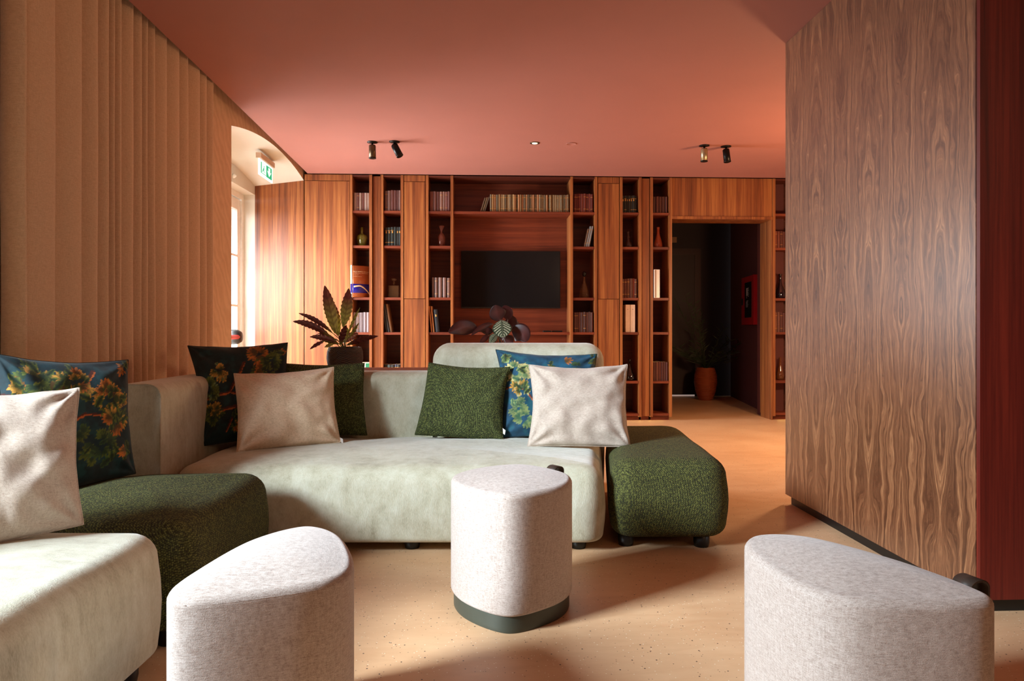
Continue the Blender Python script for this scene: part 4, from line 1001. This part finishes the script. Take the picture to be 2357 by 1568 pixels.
# ---------------------------------------------------------------- emergency exit sign in the recess
sx = -2.02; ya, yb = 6.27, 6.66; zt_ = 2.578
sg = thing('exit_sign', (sx, (ya+yb)/2, zt_), 'lit green and white emergency exit sign under the arch', 'exit sign')
MB().box(sx-.025, sx+.025, ya-.01, yb+.01, zt_-.05, zt_+.0).build('housing', plain('beige_plastic', (206, 176, 150), .5), sg, bevel=.003)
MB().box(sx-.006, sx+.006, ya, yb, zt_-.05-.145, zt_-.05).build('panel', emis('lit_white_panel', (240, 255, 250), 1.15), sg)
GE = emis('lit_green', (0, 196, 136), .75); z0_ = zt_-.05-.145
def flat(name, polys, mat, off=.0066):
    m = MB()
    for poly in polys:
        n = len(poly); m.add([(sx+off, ya+y*(yb-ya), z0_+z*.145) for y, z in poly]+[(sx+off-.0004, ya+y*(yb-ya), z0_+z*.145) for y, z in poly], [tuple(range(n)), tuple(range(2*n-1, n-1, -1))]+[(i, n+i, n+(i+1) % n, (i+1) % n) for i in range(n)])
    return m.build(name, mat, sg)
flat('green_field', [[(.10, .16), (.17, .16), (.17, .86), (.10, .86)], [(.17, .16), (.48, .16), (.48, .20), (.17, .20)]], GE)
flat('green_field', [[(.50, .12), (.93, .12), (.93, .88), (.50, .88)]], GE)
flat('down_arrow', [[(.66, .80), (.80, .80), (.80, .52), (.88, .58), (.72, .22), (.56, .58), (.66, .52)]], emis('lit_white_mark', (240, 255, 250), 1.15), .0072)
flat('running_figure', [[(.30, .66), (.34, .72), (.37, .66), (.33, .60)], [(.24, .42), (.30, .60), (.35, .58), (.33, .42), (.40, .30), (.37, .27), (.29, .40), (.24, .26), (.21, .29)]], GE, .0072)
# small sensor on the lintel
m = MB(); M_ = Matrix.Translation((-2.374, 6.62, 2.44)) @ Matrix.Rotation(math.pi/2, 4, 'Y'); m.lathe(0, 0, [(0, 0), (.022, 0), (.02, .012), (.008, .03), (0, .032)], 16, 0, M_)
tag(m.build('alarm_sensor', WHITE), 'small white sensor on the lintel over the glazed door', 'sensor')

# ---------------------------------------------------------------- corridor: fire cabinet, potted palm, wall sticker
def on_wall(px_, py_, off=0.0):        # point on the slanted corridor wall
    u = (px_-CX)/F; dx = math.sin(A)+u*math.cos(A); dy = math.cos(A)-u*math.sin(A)
    k = (c0.x*dirw.y-c0.y*dirw.x)/(dx*dirw.y-dy*dirw.x); X_, Y_ = dx*k, dy*k; D = X_*math.sin(A)+Y_*math.cos(A)
    return Vector((X_, Y_, H0-(py_-HY)/F*D))-nrm*off
P0 = on_wall(1716, 700); Pz0 = on_wall(1716, 748).z; Pz1 = on_wall(1716, 641).z
fc = thing('fire_hose_cabinet', (P0-dirw*.3)+Vector((0, 0, Pz0-P0.z)), 'red wall cabinet with black glass and white pictogram in the dark corridor', 'fire cabinet')
REDC = plain('fire_red_lacquer', (176, 14, 26), .4)
def wbox(s0, s1, z0, z1, o0, o1):      # s runs from the far edge towards the viewer
    m = MB(); q = [P0-dirw*s0, P0-dirw*s1]
    v = [Vector((p.x, p.y, z))-nrm*o for z in (z0, z1) for o in (o0, o1) for p in q]
    return m.add(v, [(0,2,3,1),(4,5,7,6),(0,1,5,4),(2,6,7,3),(0,4,6,2),(1,3,7,5)])
wbox(0, .66, Pz0, Pz1, .0, .05).build('case', REDC, fc, fix=True)
wbox(.20, .56, Pz0+.09, Pz1-.075, .051, .055).build('glass_front', plain('black_glass_front', (10, 10, 11), .12), fc, fix=True)
wbox(.03, .10, Pz0+(Pz1-Pz0)*.42, Pz0+(Pz1-Pz0)*.56, .051, .06).build('latch', BLACK, fc, fix=True)
WM = plain('white_decal', (186, 186, 186), .5)
hh = Pz1-Pz0
wbox(.30, .37, Pz0+hh*.60, Pz0+hh*.76, .056, .057).build('pictogram', WM, fc, fix=True)
wbox(.31, .318, Pz0+hh*.545, Pz0+hh*.60, .056, .057).build('pictogram', WM, fc, fix=True)
for k in range(5): wbox(.385+.01*(k % 2), .42+.01*(k % 2), Pz0+hh*(.58+.04*k), Pz0+hh*(.60+.04*k), .056, .057).build('flame_mark', WM, fc, fix=True)
for k in range(6): wbox(.28 if k else .31, .40-.012*(k % 3), Pz0+hh*(.49-.025*k), Pz0+hh*(.50-.025*k), .056, .057).build('text_line', WM, fc, fix=True)
# terracotta pot with a bamboo palm
c = pz(1624, 921, 0.0); pp = thing('potted_palm', tuple(c), 'feathery dark green palm in a ribbed terracotta urn in the corridor', 'plant')
def ringed():
    t = NT('ringed_terracotta'); tc = t.n('TexCoord'); s = t.n('SeparateXYZ', Vector=tc.outputs['Object']); h = t.math('SINE', t.math('MULTIPLY', s.outputs[2], 330.0)); nz = t.noise(t.coord(), 8, 3)
    t.base(t.mix(nz, lin((150, 66, 34)), lin((186, 92, 50)))); t.p(Roughness=.45); t.bump(h, .8, .006); return t.m
m = MB(); m.lathe(c.x, c.y, [(.085, 0), (.10, .02), (.135, .12), (.155, .24), (.15, .34), (.125, .43), (.115, .445), (.10, .44), (.10, .42), (0, .42)], 36); m.build('urn', ringed(), pp)
rng = random.Random(5); FOL = plain('palm_green', (44, 58, 26), .55); vs = []; fs = []
for k in range(24):
    az = rng.uniform(0, 6.28); el = rng.uniform(.35, 1.45); L_ = rng.uniform(.4, 1.0)*(1.35 if el > 1.1 else .75)
    dv = Vector((math.cos(az)*math.cos(el), math.sin(az)*math.cos(el)*.6, math.sin(el))); b0 = Vector((c.x, c.y, .43)); tip = b0+dv*L_+Vector((0, 0, -.08*L_))
    MB().tube([b0, b0+dv*L_*.5, tip], .003, 5).build('cane', FOL, pp)
    for j in range(16):
        t_ = .35+.65*j/15; p = b0.lerp(tip, t_)
        a_ = rng.uniform(0, 6.28); dd = (dv*.6+Vector((math.cos(a_), math.sin(a_)*.6, rng.uniform(-.3, .3)))).normalized(); ll = rng.uniform(.07, .13); sd = dd.cross(Vector((0, -1, .2))).normalized()*.006
        o_ = len(vs); vs += [p, p+dd*ll*.5+sd, p+dd*ll, p+dd*ll*.5-sd]; fs.append((o_, o_+1, o_+2, o_+3))
m = MB(); m.add(vs, fs); fo = m.build('foliage', FOL, pp); fo['kind'] = 'stuff'
x_ = wx(1553, 9.78); z_ = H0+(HY-548)/F*9.7
tag(MB().box(wx(1547.5, 9.78), wx(1558, 9.78), 9.785, 9.799, z_-.04, z_+.04).build('wall_sensor', plain('beige_sensor_plastic', (150, 104, 70), .6)), 'small beige box high on the dark corridor wall', 'sensor')
